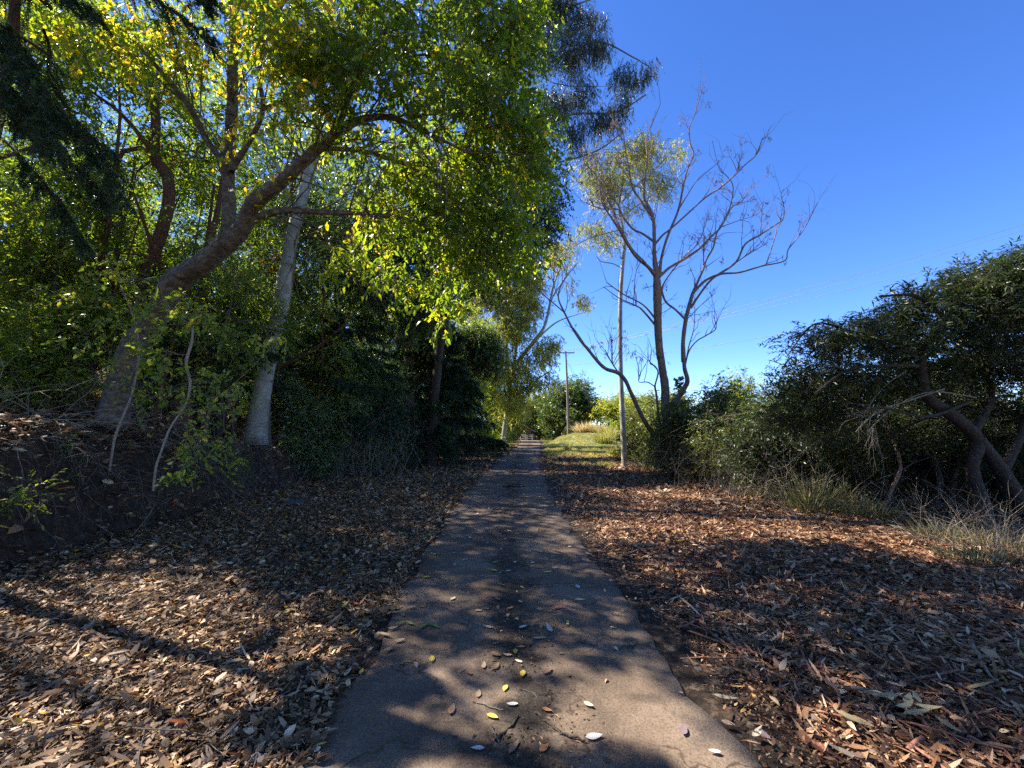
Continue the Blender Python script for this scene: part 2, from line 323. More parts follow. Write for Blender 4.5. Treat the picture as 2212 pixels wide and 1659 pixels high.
    mx3 = N("ShaderNodeMix"); mx3.data_type = 'RGBA'; mx3.blend_type = 'MULTIPLY'; L(cn, mx3.inputs[0]); L(mx2.outputs[2], mx3.inputs[6]); L(ck, mx3.inputs[7])
    p = N("ShaderNodeBsdfPrincipled"); p.inputs['Roughness'].default_value = .9; p.inputs['Specular IOR Level'].default_value = .25
    L(mx3.outputs[2], p.inputs['Base Color'])
    ad = N("ShaderNodeMath"); ad.operation = 'MULTIPLY_ADD'; L(n1.outputs[0], ad.inputs[0]); ad.inputs[1].default_value = .6; L(n2.outputs[0], ad.inputs[2])
    ad2 = N("ShaderNodeMath"); ad2.operation = 'MULTIPLY_ADD'; L(mxx.outputs[0], ad2.inputs[0]); ad2.inputs[1].default_value = .5; L(ad.outputs[0], ad2.inputs[2])
    b = N("ShaderNodeBump"); b.inputs['Strength'].default_value = .6; b.inputs['Distance'].default_value = .014; L(ad2.outputs[0], b.inputs['Height'])
    L(b.outputs[0], p.inputs['Normal']); L(p.outputs[0], out.inputs[0]); return m

# ------------------------------------------------------------------ ground and road
def axis(parts):
    out = []
    for a, b, s in parts: out.append(np.arange(a, b, s))
    return np.concatenate(out+[np.array([parts[-1][1]])])
gx = axis([(-900, -200, 100), (-200, -60, 20), (-60, -20, 2), (-20, -9, .6), (-9, -5, .12), (-5, 12, .25), (12, 30, 1.5), (30, 120, 15), (120, 900, 130)])
gy = axis([(-60, -6, 6), (-6, 0, 1), (0, 22, .2), (22, 70, .8), (70, 140, 5), (140, 400, 40), (400, 1800, 200)])
X, Y = np.meshgrid(gx, gy)
Z = ground_h(X, Y)
far = smooth(60, 160, np.hypot(X, Y)); Z = Z*(1-far) + far*(-.5)
nx, ny = len(gx), len(gy)
gm = MB(); i, j = np.meshgrid(np.arange(ny-1), np.arange(nx-1), indexing='ij'); k = (i*nx+j).ravel()
gm.add(np.stack([X, Y, Z], -1), np.stack([k, k+1, k+nx+1, k+nx], -1))
ground = gm.build('ground', ground_material()); tag(ground, kind='structure')
xx, yy = X.ravel(), Y.ravel()
gr = np.clip(smooth(1.2, 2.2, xx-road_c(yy))*smooth(11, 24, yy) + smooth(70, 110, yy) + smooth(14, 20, xx), 0, 1)
at = ground.data.attributes.new('grass', 'FLOAT', 'POINT'); at.data.foreach_set('value', gr.astype(np.float32))
bxs = bank_x(yy); e = bxs-xx
so_ = smooth(-.1, .1, e)*smooth(1.3, .7, e)
at = ground.data.attributes.new('soil', 'FLOAT', 'POINT'); at.data.foreach_set('value', so_.astype(np.float32))

rg = np.random.default_rng(5)
ys = axis([(-8, 0, .5), (0, 20, .12), (20, 60, .5), (60, 120, 2)])
us = np.linspace(-1, 1, 15)
hw = np.interp(ys, [0, 20, 45, 70], [1.22, 1.2, 1.4, 1.6])
edgeL = .09*(vnoise(ys*0, ys, 2.2, 11)-.5)*2 + .03*(vnoise(ys*0, ys, 9, 12)-.5)*2
edgeR = .09*(vnoise(ys*0, ys, 2.2, 13)-.5)*2 + .03*(vnoise(ys*0, ys, 9, 14)-.5)*2
Yr = ys[:, None]*np.ones((1, 15)); Ur = us[None, :]*np.ones((len(ys), 1))
Xr = road_c(ys)[:, None] + np.where(Ur < 0, Ur*(hw+edgeL)[:, None], Ur*(hw+edgeR)[:, None])
Zr = ground_h(Xr, Yr)*0 + .022 + .012*(1-Ur**2) ; Zr[:, 0] = -.03; Zr[:, -1] = -.03
Xr[:, 0] = Xr[:, 1]-.03; Xr[:, -1] = Xr[:, -2]+.03
rm = MB(); n = 15; i, j = np.meshgrid(np.arange(len(ys)-1), np.arange(n-1), indexing='ij'); k = (i*n+j).ravel()
rm.add(np.stack([Xr, Yr, Zr], -1), np.stack([k, k+1, k+n+1, k+n], -1))
road = rm.build('road', road_material()); tag(road, kind='structure')
at = road.data.attributes.new('u', 'FLOAT', 'POINT'); at.data.foreach_set('value', Ur.ravel().astype(np.float32))

# ------------------------------------------------------------------ tree engine
def pxpath(pts, conv=None, Z=None):
    """[(x, y, width px[, depth])] -> world points and radii"""
    o, r = [], []
    for p in pts:
        x, y = (p[0], p[1]) if conv is None else conv(p[0], p[1])
        s = {None: 1, c5: .3733, z6: .2133, c1: .3733}[conv]
        d = p[3] if len(p) > 3 else Z
        o.append(P(x, y, d)); r.append(max(.004, p[2]*s/2*d/FPX))
    return np.array(o), np.array(r)

def ell(rng, specs, n, over=1.5, fs=1.0):
    """points inside ellipsoids; spec = (centre, (rx, ry, rz)[, weight])"""
    w = np.array([(s[1][0]*s[1][1]*s[1][2])**.85*(s[2] if len(s) > 2 else 1) for s in specs]); w = w/w.sum()
    m = int(n*over); idx = rng.choice(len(specs), m, p=w)
    d = nrm(rng.normal(size=(m, 3))); rr = rng.random(m)**(1/2.2)
    c = np.array([s[0] for s in specs])[idx]; R = np.array([s[1] for s in specs])[idx]
    p = c + d*R*rr[:, None]
    # clumps and gaps: keep the points that fall where a 3-D noise is high
    f = fs*1.3/max(.5, float(np.median(R)))**.6
    v = vnoise(p[:, 0]+p[:, 2]*.37, p[:, 1], f, 61)+vnoise(p[:, 1]+50, p[:, 2], f, 62)+vnoise(p[:, 0]-p[:, 1]*.41, p[:, 2]+9, f, 63)+rng.normal(0, .16, m)
    return p[np.argsort(-v)[:n]]
def pe(px, py, Y, rx, ry, dr=None, w=1.0):
    """ellipsoid from photograph position and pixel radii"""
    k = Y/FPX
    return (P(px, py, Y), (rx*k, dr if dr else (rx+ry)/2*k, ry*k), w)

def connect(rng, sk, skr, cen, rtip=.006, trunkbias=.35, jitter=.12, sag=0.0):
    """join every leaf clump to the nearest limb, building branches that thicken towards the trunk"""
    nS = len(sk); K = len(cen); cap_ = nS+K*3
    pos = np.zeros((cap_, 3)); pos[:nS] = sk; par = -np.ones(cap_, int); par[1:nS] = 0
    dist = np.zeros(cap_); cnt = np.zeros(cap_); maxr = np.full(cap_, 9.0); maxr[:nS] = skr*.75
    dmin = np.min(np.linalg.norm(cen[:, None]-sk[None, ::max(1, nS//60)], axis=-1), 1)
    order = np.argsort(dmin); n = nS; tips = np.zeros(K, int); dirs = np.zeros((K, 3))
    for c in order:
        p = cen[c]; dd = np.linalg.norm(pos[:n]-p, axis=1) + trunkbias*dist[:n]
        a = int(np.argmin(dd)); q = pos[a]; D = p-q; L = np.linalg.norm(D)+1e-6
        off = rng.normal(0, jitter*L, 3); off[2] += .10*L - sag*L
        m1 = q + D*.36 + off; m2 = q + D*.72 + off*.7 + rng.normal(0, jitter*.4*L, 3)
        for s_, pt in enumerate((m1, m2, p)):
            pos[n] = pt; par[n] = a if s_ == 0 else n-1; dist[n] = dist[par[n]] + np.linalg.norm(pt-pos[par[n]]); maxr[n] = maxr[par[n]]; n += 1
        tips[c] = n-1; dirs[c] = nrm(p-m2)
    for k in range(n-1, nS-1, -1):
        cnt[k] = max(cnt[k], 1) if True else 0
        cnt[par[k]] += cnt[k] if (par[k] >= nS) else 0
    r = np.minimum(rtip*np.maximum(cnt, 1)**.48, maxr)
    ids = np.arange(nS, n); pr = np.where(par[ids] >= nS, np.minimum(r[par[ids]], r[ids]*1.5), r[ids]*1.15)
    return pos[par[ids]], pos[ids], pr, r[ids], dirs

def foliage(rng, mb, cen, dirs, sprigs=5, per=8, slen=.35, ll=.08, lw=.035, clump=.12, droop=.15, leafdroop=.2, flat=.6,
            tint=(.45, .2), kind=4, twig=.0025, twigm=1, hue_clump=.16, curl=.15, spread=.8, backlit_tintfn=None):
    K = len(cen)
    if K == 0: return
    tc = rng.normal(0, hue_clump, K)
    if backlit_tintfn is not None: tc = tc + backlit_tintfn(cen)
    C = np.repeat(cen, sprigs, 0); D = np.repeat(dirs, sprigs, 0); TC = np.repeat(tc, sprigs); n = len(C)
    s0 = C + rng.normal(0, clump, (n, 3)) - D*slen*.3
    d = nrm(D*.6 + nrm(rng.normal(size=(n, 3)))*spread + np.array([0, 0, -droop]))
    L = slen*rng.uniform(.6, 1.25, n)
    g = np.array([0, 0, -1.0])
    t = (np.arange(per)+.6)/per
    pos = s0[:, None] + d[:, None]*(L[:, None, None]*t[None, :, None]) + g*(droop*.5*L[:, None, None]*(t**2)[None, :, None])
    if twig: 
        e = s0 + d*L[:, None] + g*(droop*.5*L[:, None])
        prisms(mb, s0, e, twig, twig*.5, 3, .5, twigm)
    ref = nrm(rng.normal(size=(n, 3))*.4 + np.array([0, 0, 1.0])); side = nrm(np.cross(d, ref))
    sg = np.where(np.arange(per) % 2 == 0, 1., -1.)[None, :, None]
    ld = nrm(d[:, None]*.55 + side[:, None]*sg*.8 + g*leafdroop + rng.normal(0, .28, (n, per, 3)))
    nv = nrm(np.array([0, 0, flat]) + rng.normal(0, .55, (n, per, 3)))
    Lf = ll*rng.uniform(.5, 1.35, (n, per)); Wf = Lf*(lw/ll)*rng.uniform(.8, 1.2, (n, per))
    tt = np.clip(tint[0] + TC[:, None] + rng.normal(0, tint[1], (n, per)), 0.0, 1)
    leaves(mb, pos.reshape(-1, 3), ld.reshape(-1, 3), nv.reshape(-1, 3), Lf.ravel(), Wf.ravel(), tt.ravel(), curl, kind)

def tree(name, label, cat, base, limbs, cents, lm, bark, group=None, seed=0, rtip=.006, trunkbias=.35, jitter=.12, sides=8,
         rough=.05, attach=None, fol=None, limb_part=False, extra=None, sag=0.):
    """limbs: list of (points, radii); the first is the trunk"""
    rng = np.random.default_rng(seed)
    t = empty(name, base, label, cat, group)
    mt = MB(); sk, sr = [], []
    for q, (p, r) in enumerate(limbs):
        pp, rr = resample(p, r, 5)
        target = mt
        tube(target, pp, rr, sides if rr[0] > .03 else 5, rough if rr[0] > .04 else 0, rng)
        use = (attach is None) or (q in attach)
        if use:
            lo = int(len(pp)*.35) if q == 0 and len(limbs) == 1 else (int(len(pp)*.5) if q == 0 else 0)
            sk.append(pp[lo:]); sr.append(rr[lo:])
    mc = MB()
    if cents is not None and len(cents):
        sk = np.concatenate(sk); sr = np.concatenate(sr)
        a, b, r0, r1, dirs = connect(rng, sk, sr, cents, rtip, trunkbias, jitter, sag)
        big = r0 > max(.012, rtip*2.2)
        prisms(mt, a[big], b[big], r0[big], r1[big], 6); prisms(mc, a[~big], b[~big], r0[~big], r1[~big], 4, .5, 1)
        foliage(rng, mc, cents, dirs, **(fol or {}))
    if extra: extra(mt, mc, rng)
    mt.build('trunk', [bark], t)
    if mc.n: mc.build('crown', [lm, B_TWIG if bark is not B_DARK else B_DARK], t, smooth_=False)
    return t

# ------------------------------------------------------------------ blades and sticks
def blades(mb, base, d, L, Wd, droop, tint, m=0, side=None, rng=None):
    n = len(base); d = nrm(d); L = np.broadcast_to(L, (n,)); Wd = np.broadcast_to(Wd, (n,)); droop = np.broadcast_to(droop, (n,))
    s = nrm(np.cross(d, nrm(rng.normal(size=(n, 3))))); g = np.array([0, 0, -1.0]); rows = []
    for t, w in ((0, .8), (.35, 1), (.7, .75), (1, .08)):
        c = base + d*(L*t)[:, None] + g*(droop*L*t*t)[:, None]
        rows += [c+s*(Wd*w*.5)[:, None], c-s*(Wd*w*.5)[:, None]]
    v = np.stack(rows, 1); f = np.array([[0, 1, 3, 2], [2, 3, 5, 4], [4, 5, 7, 6]])
    F = (np.arange(n)[:, None, None]*8+f[None]).reshape(-1, 4)
    mb.add(v.reshape(-1, 3), F, np.repeat(np.broadcast_to(tint, (n,)), 3), m)
def stems(mb, rng, base, d, L, r, droop=.3, wig=.15, seg=6, tint=.5, m=0, kids=3):
    """curving thin bare stems with a few side twigs"""
    n = len(base); L = np.broadcast_to(L, (n,)); r = np.broadcast_to(r, (n,)); p = base.copy(); d = nrm(d)
    tot = 0
    for k in range(seg):
        q = p + d*(L/seg)[:, None]
        prisms(mb, p, q, r*(1-k/seg*.8), r*(1-(k+1)/seg*.8), 4, tint, m)
        if kids and k >= 1:
            sel = rng.random(n) < kids/seg
            if sel.any():
                dd = nrm(d[sel] + rng.normal(0, .6, (sel.sum(), 3)))
                stems(mb, rng, q[sel], dd, L[sel]*.4, r[sel]*.5, droop, wig, 3, tint, m, 0)
        p = q; d = nrm(d + rng.normal(0, wig, (n, 3)) + np.array([0, 0, -droop/seg]))
def gz(x, y): return float(ground_h(x, y))
def on_ground(px, py, z=0.0):
    x = (px-1106)/FPX; y = (829.5-py)/FPX
    dz = y*CP+SP; t = (z-CAMZ)/dz
    return np.array([x*t, (CP-y*SP)*t, z])
def base_at(px, Y):
    """point on the terrain at distance Y under photograph column px"""
    y0 = 930
    for _ in range(4):
        p = P(px, y0, Y); z = gz(p[0], p[1]); y0 = 829.5 - FPX*math.tan(math.atan2(z-CAMZ, Y)-PITCH)
    p[2] = z; return p

def path(pts): return np.array([p[:3] for p in pts], float), np.array([p[3] for p in pts], float)

# ------------------------------------------------------------------ A: leaning broadleaf tree, front left
dA = 7.6
A = [pxpath([(228, 975, 84, 7.9), (240, 915, 64, 7.9), (250, 870, 55, 7.9), (264, 815, 50, 7.8), (284, 755, 49, 7.7), (308, 720, 46, 7.7), (337, 687, 46, 7.6), (358, 650, 47, 7.5), (373, 615, 52, 7.4), (400, 592, 46, 7.3), (430, 574, 45, 7.2), (462, 550, 44, 7.1), (494, 520, 44, 7.0)]),
     pxpath([(478, 535, 34, 7.1), (492, 500, 30, 7.1), (494, 440, 27, 7.2), (492, 350, 25, 7.3), (500, 250, 24, 7.3), (502, 120, 21, 7.3), (508, -30, 18, 7.2), (520, -220, 13, 7.0), (540, -420, 8, 6.8)]),
     pxpath([(488, 528, 40, 7.0), (525, 490, 36, 6.9), (545, 440, 33, 6.7), (600, 396, 30, 6.5), (680, 325, 25, 6.3), (735, 280, 20, 6.2), (790, 256, 16, 6.2), (850, 255, 12, 6.2), (930, 290, 8, 6.3), (1010, 330, 5, 6.5)]),
     pxpath([(525, 490, 20, 6.9), (560, 470, 18, 6.8), (610, 455, 15, 6.7), (700, 458, 12, 6.6), (790, 462, 9, 6.6), (880, 470, 6, 6.8)]),
     pxpath([(500, 372, 14, 7.2), (445, 300, 13, 7.2), (415, 240, 12, 7.1), (360, 170, 10, 7.0), (290, 90, 8, 6.9), (200, 20, 6, 6.8)]),
     pxpath([(502, 365, 13, 7.1), (550, 285, 12, 6.9), (568, 230, 11, 6.8), (560, 150, 9, 6.7), (590, 50, 8, 6.5), (650, -60, 6, 6.3), (720, -200, 5, 6.0)]),
     pxpath([(730, 282, 14, 6.2), (760, 190, 12, 6.0), (800, 100, 9, 5.9), (900, 0, 7, 5.9), (980, -80, 5, 6.0)]),
     pxpath([(570, 235, 9, 6.8), (650, 200, 8, 6.6), (740, 160, 7, 6.4), (850, 130, 6, 6.5), (980, 110, 5, 6.7), (1060, 120, 4, 6.8)]),
     pxpath([(690, 320, 12, 6.3), (800, 330, 9, 6.6), (920, 380, 7, 6.9), (1010, 470, 5, 7.2)])]
spec = [pe(1040, 90, 6.8, 120, 150, 1.3), pe(1120, 60, 7.0, 70, 110, 1.2), pe(960, 260, 6.6, 160, 130, 1.3), pe(1090, 270, 7, 95, 120, 1.2), pe(1150, 330, 7.3, 58, 100, 1), pe(880, 420, 7, 150, 90, 1.1),
        pe(1050, 460, 7.2, 120, 90, 1.1), pe(1010, 570, 7.6, 90, 60, 1), pe(1110, 530, 7.6, 70, 60, 1), pe(960, 640, 7.8, 60, 45, .8, .5), pe(860, 600, 7.4, 60, 50, .8, .4), pe(830, 110, 6, 160, 130, 1.2, .8), pe(650, 90, 5.8, 140, 110, 1.2), pe(700, 240, 6.2, 130, 90, 1.1), pe(560, 30, 6.6, 150, 90, 1.2, .7),
        pe(420, 120, 7.1, 140, 110, 1.2, .45), pe(260, 80, 6.9, 150, 90, 1, .5), pe(520, 260, 7.4, 130, 90, .8, .35), pe(130, 40, 7.2, 120, 80, 1, .4), pe(620, 420, 6.4, 120, 70, .9, .45), pe(760, 560, 7, 90, 70, .8, .35), pe(700, -180, 6.3, 300, 160, 2, .3), pe(1000, -150, 6.6, 200, 130, 1.8, .45), pe(350, -200, 7, 250, 150, 1.8, .35), pe(600, -420, 7, 330, 160, 2.4, .4), pe(1150, -200, 8.6, 190, 130, 1.8, .35), pe(1300, -330, 9.2, 200, 140, 2.0, .35)]  # rightmost lobes above the frame are added to shade the right side
rA = np.random.default_rng(21)
def crossing(mt, mc, rng):
    '''long thin bare twigs arching across the inside of the crown'''
    for l, k in zip(A[1:], (34, 30, 16, 14, 14, 12, 12, 12)):
        p, r = resample(*l, 5); i = rng.integers(int(len(p)*.2), len(p), k); ax = nrm(np.gradient(p, axis=0))[i]
        stems(mt, rng, p[i], nrm(ax*.7+rng.normal(0, .6, (k, 3))+[0, 0, .25]), rng.uniform(.9, 2.4, k), np.minimum(r[i]*.4, .012)+.004, .25, .17, 8, .5, 0, 4)
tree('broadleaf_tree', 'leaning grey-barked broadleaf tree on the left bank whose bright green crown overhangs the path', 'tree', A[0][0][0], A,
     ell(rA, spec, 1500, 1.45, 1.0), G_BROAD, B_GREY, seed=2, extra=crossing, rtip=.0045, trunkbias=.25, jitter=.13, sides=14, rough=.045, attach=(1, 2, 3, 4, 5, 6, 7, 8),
     fol=dict(sprigs=5, per=7, slen=.36, ll=.122, lw=.048, clump=.18, droop=.35, leafdroop=.5, kind=6, tint=(.36, .2), twig=.0026, hue_clump=.2, backlit_tintfn=lambda c: .24*smooth(-1.2, -3.5, c[:, 0])))  # clumps yellower to the left, backlight painted into the leaf tint

# sapling in front of the bank
dS = 6.0
sap = [pxpath([(331, 1060, 5, 5.8), (337, 1010, 5, 5.8), (345, 985, 4.5, 5.8), (367, 926, 4.5, 5.9), (400, 875, 4.5, 6.0), (411, 828, 5.5, 6.0), (402, 785, 6.5, 6.0), (414, 740, 6, 6.0), (418, 700, 3, 6), (430, 670, 2, 6)])]
sc_ = [(384, 632), (410, 655), (427, 674), (450, 680), (469, 687), (495, 700), (299, 657), (320, 650), (330, 700), (324, 785), (345, 795), (427, 794), (450, 810), (469, 824), (500, 835), (525, 841), (482, 870), (512, 892), (427, 896), (440, 850),
       (427, 935), (469, 969), (490, 940), (503, 1011), (363, 1037), (385, 1020), (427, 998), (239, 563), (255, 585), (265, 606), (576, 725), (590, 735), (340, 740), (380, 880), (450, 905), (400, 960), (440, 975), (300, 760), (360, 830), (395, 845), (480, 1000), (350, 760), (405, 700), (375, 660)]
cs = np.array([P(x, y, 6.0+.4*math.sin(x*.7)) for x, y in sc_])
tree('sapling', 'thin pale-stemmed sapling with loose yellow-green leaves in front of the earth bank', 'sapling', sap[0][0][0], sap, cs, G_LIT, B_DRY, seed=4, rtip=.004, jitter=.2,
     fol=dict(sprigs=4, per=7, slen=.26, ll=.085, lw=.042, clump=.07, droop=.3, leafdroop=.3, kind=6, tint=(.5, .2), twig=.002))

sap2 = [pxpath([(236, 1020, 5, 6.6), (250, 940, 5, 6.6), (285, 850, 4.5, 6.7), (300, 760, 4, 6.8), (290, 690, 3, 6.8), (262, 620, 2, 6.8)])]
cs2 = np.array([P(x, y, 6.7+.3*math.sin(x)) for x, y in [(240, 570), (262, 600), (285, 640), (310, 655), (330, 690), (270, 700), (345, 640), (370, 650), (395, 668), (300, 730), (325, 770), (350, 800), (250, 760), (220, 700), (200, 655), (275, 800), (330, 850), (180, 720), (160, 760), (230, 820), (300, 880), (360, 720), (410, 700)]])
tree('sapling', 'leafy sapling growing against the base of the leaning trunk', 'sapling', sap2[0][0][0], sap2, cs2, G_LIT, B_DRY, seed=6, rtip=.004, jitter=.2,
     fol=dict(sprigs=4, per=7, slen=.28, ll=.085, lw=.04, clump=.09, droop=.3, leafdroop=.35, kind=6, tint=(.5, .2), twig=.002))
# B: white-trunked eucalypt
Bt = [pxpath([(551, 960, 52, 12), (556, 915, 42, 12), (563, 860, 39, 12), (576, 783, 38, 12), (590, 720, 36, 12), (607, 659, 34, 12), (614, 610, 31, 12), (621, 565, 28, 12), (636, 489, 26, 12), (660, 400, 24, 12.2), (682, 290, 22, 12.5), (698, 150, 19, 12.8), (715, 20, 20, 13), (720, -160, 14, 13)]),
      pxpath([(665, 380, 16, 12.2), (740, 250, 14, 12.4), (800, 120, 10, 12.5), (850, -20, 7, 12.5)]), pxpath([(636, 489, 13, 12), (600, 360, 11, 12), (540, 250, 8, 12.2), (500, 120, 6, 12.5)])]
rB = np.random.default_rng(31)
tree('white_eucalypt', 'thick smooth white-trunked eucalypt leaning right on the left bank', 'tree', Bt[0][0][0], Bt,
     ell(rB, [pe(700, 300, 13, 150, 120, 2.0), pe(830, 150, 13, 160, 150, 2.2), pe(560, 160, 13, 160, 130, 2.2), pe(700, -60, 13, 260, 150, 3), pe(900, 380, 13, 110, 120, 1.8)], 520), G_FOREST, B_WHITE, seed=7, sides=14, rough=.02,
     fol=dict(sprigs=5, per=7, slen=.5, ll=.14, lw=.045, clump=.3, droop=.5, leafdroop=.7))

# forest trees on the slope; hand-placed trunks first
def forest_tree(x, y, H, R, seed, label, name='forest_tree', bark=B_RED, lm=G_FOREST, r0=.16, n=420, low=.3, group='trees on the wooded slope', lean=(0, 0), fol=None, multi=1, top=1.0):
    rng = np.random.default_rng(seed); z = gz(x, y); limbs = []
    for q in range(multi):
        a = rng.uniform(0, 6.28); off = np.array([math.cos(a), math.sin(a)])*(.0 if multi == 1 else .25)
        k = np.linspace(0, 1, 8); w = np.cumsum(rng.normal(0, .035*H/3, (8, 2)), 0)*k[:, None]
        sp = off*k[:, None]*H*.18*(multi > 1)
        pts = np.stack([x+off[0]+w[:, 0]+sp[:, 0]+lean[0]*k*H, y+off[1]+w[:, 1]+sp[:, 1]+lean[1]*k*H, z-.3+k*H*.9], 1)
        rr = r0*(1-.8*k)*(1 if multi == 1 else .65); rr[0] *= 1.35; limbs.append((pts, rr))
        for b in range(4 if multi == 1 else 2):
            t = rng.uniform(low, .8); i = int(t*7); p = pts[i]; az = rng.uniform(0, 6.28); L = R*rng.uniform(.6, 1)
            d = np.array([math.cos(az), math.sin(az), .6])
            bp = np.stack([p, p+d*L*.35, p+d*L*.7+[0, 0, .1*L], p+d*L+[0, 0, .3*L]]); limbs.append((bp, rr[i]*np.array([.6, .45, .3, .15])))
    cx = x+lean[0]*H*.7; cyy = y+lean[1]*H*.7; specs = []
    for q in range(9):
        az = rng.uniform(0, 6.28); rad = R*rng.uniform(.15, .75); hz = z + H*rng.uniform(low, 1.0)
        s = R*rng.uniform(.35, .6); specs.append((np.array([cx+rad*math.cos(az), cyy+rad*math.sin(az), hz]), (s, s, s*.7*top)))
    f = dict(sprigs=4, per=7, slen=.5, ll=.13, lw=.055, clump=.3, droop=.25, leafdroop=.35); f.update(fol or {})
    return tree(name, label, 'tree', (x, y, z), limbs, ell(rng, specs, n), lm, bark, group, seed, rtip=.007, fol=f, sides=9, rough=.06)

FT = [ # x, y, H, R, r0, bark, leaf, label
 (-8.3, 10.8, 8, 3.0, .20, B_RED, G_FOREST, 'red-barked tree directly behind the leaning broadleaf trunk', 1),
 (-9.9, 9.6, 9, 2.6, .13, B_RED, G_FOREST, 'several-stemmed reddish tree left of the leaning broadleaf trunk', 3),
 (-7.7, 13.6, 11, 3.2, .26, B_RED, G_DARK, 'stout stringy-barked tree left of the white trunk', 1),
 (-8.9, 15.5, 10, 3.0, .17, B_RED, G_DARK, 'second stringy-barked trunk close behind the white trunk', 1),
 (-7.0, 17.0, 12, 3.4, .14, B_DARK, G_DARK, 'dark slender trunk right of the white trunk', 1),
 (-12.5, 12.0, 8.5, 3.4, .22, B_RED, G_FOREST, 'red-barked tree at the far left with sunlit crown', 1),
 (-11.2, 16.5, 9, 3.2, .18, B_RED, G_FOREST, 'straight reddish trunk halfway up the wooded slope', 1),
 (-16.0, 15.0, 8, 3.6, .2, B_RED, G_FOREST, 'leafy tree high on the slope at the left edge', 1),
 (-15.0, 21.0, 10, 3.8, .2, B_GREY, G_FOREST, 'grey trunk high on the slope behind the far left trees', 1),
 (-9.5, 21.0, 16, 3.6, .2, B_DARK, G_DARK, 'tall dark tree behind the understorey shrubs', 1),
 (-6.3, 22.5, 16, 3.4, .18, B_DARK, G_DARK, 'tall dark tree at the foot of the slope by the leaf litter', 2),
 (-12.0, 27.0, 15, 4.2, .2, B_DARK, G_FOREST, 'leafy tree deep in the middle of the wood', 1),
 (-20.0, 22.0, 10, 4.4, .22, B_GREY, G_FOREST, 'broad tree high on the slope far left', 1),
 (-7.8, 29.0, 15, 4.0, .2, B_GREY, G_DARK, 'dense tree behind the dark conifer', 1),
 (-19.0, 31.0, 14, 4.8, .22, B_GREY, G_FOREST, 'far tree on top of the wooded slope', 1),
 (-26.0, 27.0, 14, 5.0, .22, B_GREY, G_FOREST, 'wide tree at the top of the slope far left', 1),
 (-7.2, 24.0, 13, 2.8, .15, B_DARK, G_UNDER, 'tree with low foliage behind the understorey hedge', 1),
 (-5.6, 27.5, 13, 2.6, .15, B_DARK, G_UNDER, 'leafy tree right behind the layered conifer', 1),
 (-10.2, 32.0, 13, 3.6, .18, B_DARK, G_FOREST, 'tree filling the wood behind the hedge', 1),
 (-4.6, 32.5, 9, 2.4, .14, B_DARK, G_LIT, 'yellow-green tree above the roadside shrubs', 1),
 (-13.5, 38.0, 14, 5.0, .22, B_GREY, G_FOREST, 'distant tree at the back of the wood', 1),
 (-6.0, 38.0, 11, 3.6, .2, B_GREY, G_LIT, 'pale green tree behind the far roadside shrubs', 1),
]
for q, (x, y, H, R, r0, bk, lf, lb, mu) in enumerate(FT):
    forest_tree(x, y, H, R, 100+q, lb, r0=r0, bark=bk, lm=lf, multi=mu, n=520 if y < 17 else 560, low=.12 if q not in (0, 1, 2, 3, 4) else .3)
# trees standing just left of the frame; their crowns reach in and shade the path
for q, (x, y, H, R, lb) in enumerate([(-11.0, 6.0, 7.5, 3.2, 'tree whose foliage fills the left edge of the view'),
                                      (-13.5, 8.5, 9, 3.4, 'tall tree at the left edge behind the conifer boughs')]):
    forest_tree(x, y, H, R, 150+q, lb, r0=.2, n=170, low=.3, lm=G_FOREST)

for q, (x, y, H, R, lb) in enumerate([(-5.5, -5.0, 12, 4.5, 'unseen tall tree added on the left bank behind the camera'), (5.5, -4.5, 12, 4.8, 'unseen tall tree added right of the path behind the camera'), (10.5, 1.0, 9, 3.6, 'unseen tree added right of the path just outside the view')]):  # unseen trees added to block blue skylight
    forest_tree(x, y, H, R, 170+q, lb, r0=.22, n=420, low=.4, lm=G_FOREST, group='trees lining the path', fol=dict(ll=.2, lw=.09, slen=.6, clump=.35))
SL = [(-7.9, 9.4, 'thin leaning stem just left of the leaning trunk'), (-7.3, 10.2, 'thin stem between the leaning trunk and the white trunk'), (-7.9, 11.6, 'crooked thin stem behind the sapling'), (-7.0, 12.6, 'thin stem close to the white trunk'), (-6.7, 14.4, 'thin dark stem right of the white trunk'),
      (-6.9, 15.6, 'thin stem at the start of the hedge'), (-7.2, 16.4, 'second thin stem at the start of the hedge'), (-6.6, 17.8, 'thin stem rising out of the hedge'), (-6.1, 19.0, 'pale thin stem rising out of the hedge'), (-5.9, 20.6, 'thin stem by the layered conifer'),
      (-9.4, 8.4, 'thin stem left of the several-stemmed tree'), (-10.4, 9.0, 'thin stem at the left edge of the wood'), (-11.2, 11.0, 'thin stem below the far left tree'), (-9.6, 14.0, 'thin stem on the slope between reddish trunks'), (-12.2, 13.6, 'thin stem high on the slope'), (-8.4, 13.0, 'thin reddish stem behind the white trunk')]
for q, (x, y, lb) in enumerate(SL):
    r_ = np.random.default_rng(800+q); forest_tree(x, y, r_.uniform(5, 9), r_.uniform(.9, 1.5), 820+q, lb, name='slender_tree', r0=r_.uniform(.035, .07), bark=[B_RED, B_TWIG, B_DARK, B_GREY][q % 4], lm=[G_FOREST, G_LIT, G_UNDER][q % 3], n=70, low=.25, group='thin young trees in the wood', lean=(r_.normal(0, .12), r_.normal(0, .08)), fol=dict(ll=.11, lw=.045, slen=.4, clump=.2))
forest_tree(-3.4, 34.5, 11.5, 2.2, 190, 'tall sunlit yellow-green tree at the left of the road before the bend', r0=.13, bark=B_TWIG, lm=G_LIT, n=520, low=.1, group='trees lining the path', fol=dict(ll=.19, lw=.08, slen=.55, clump=.3))
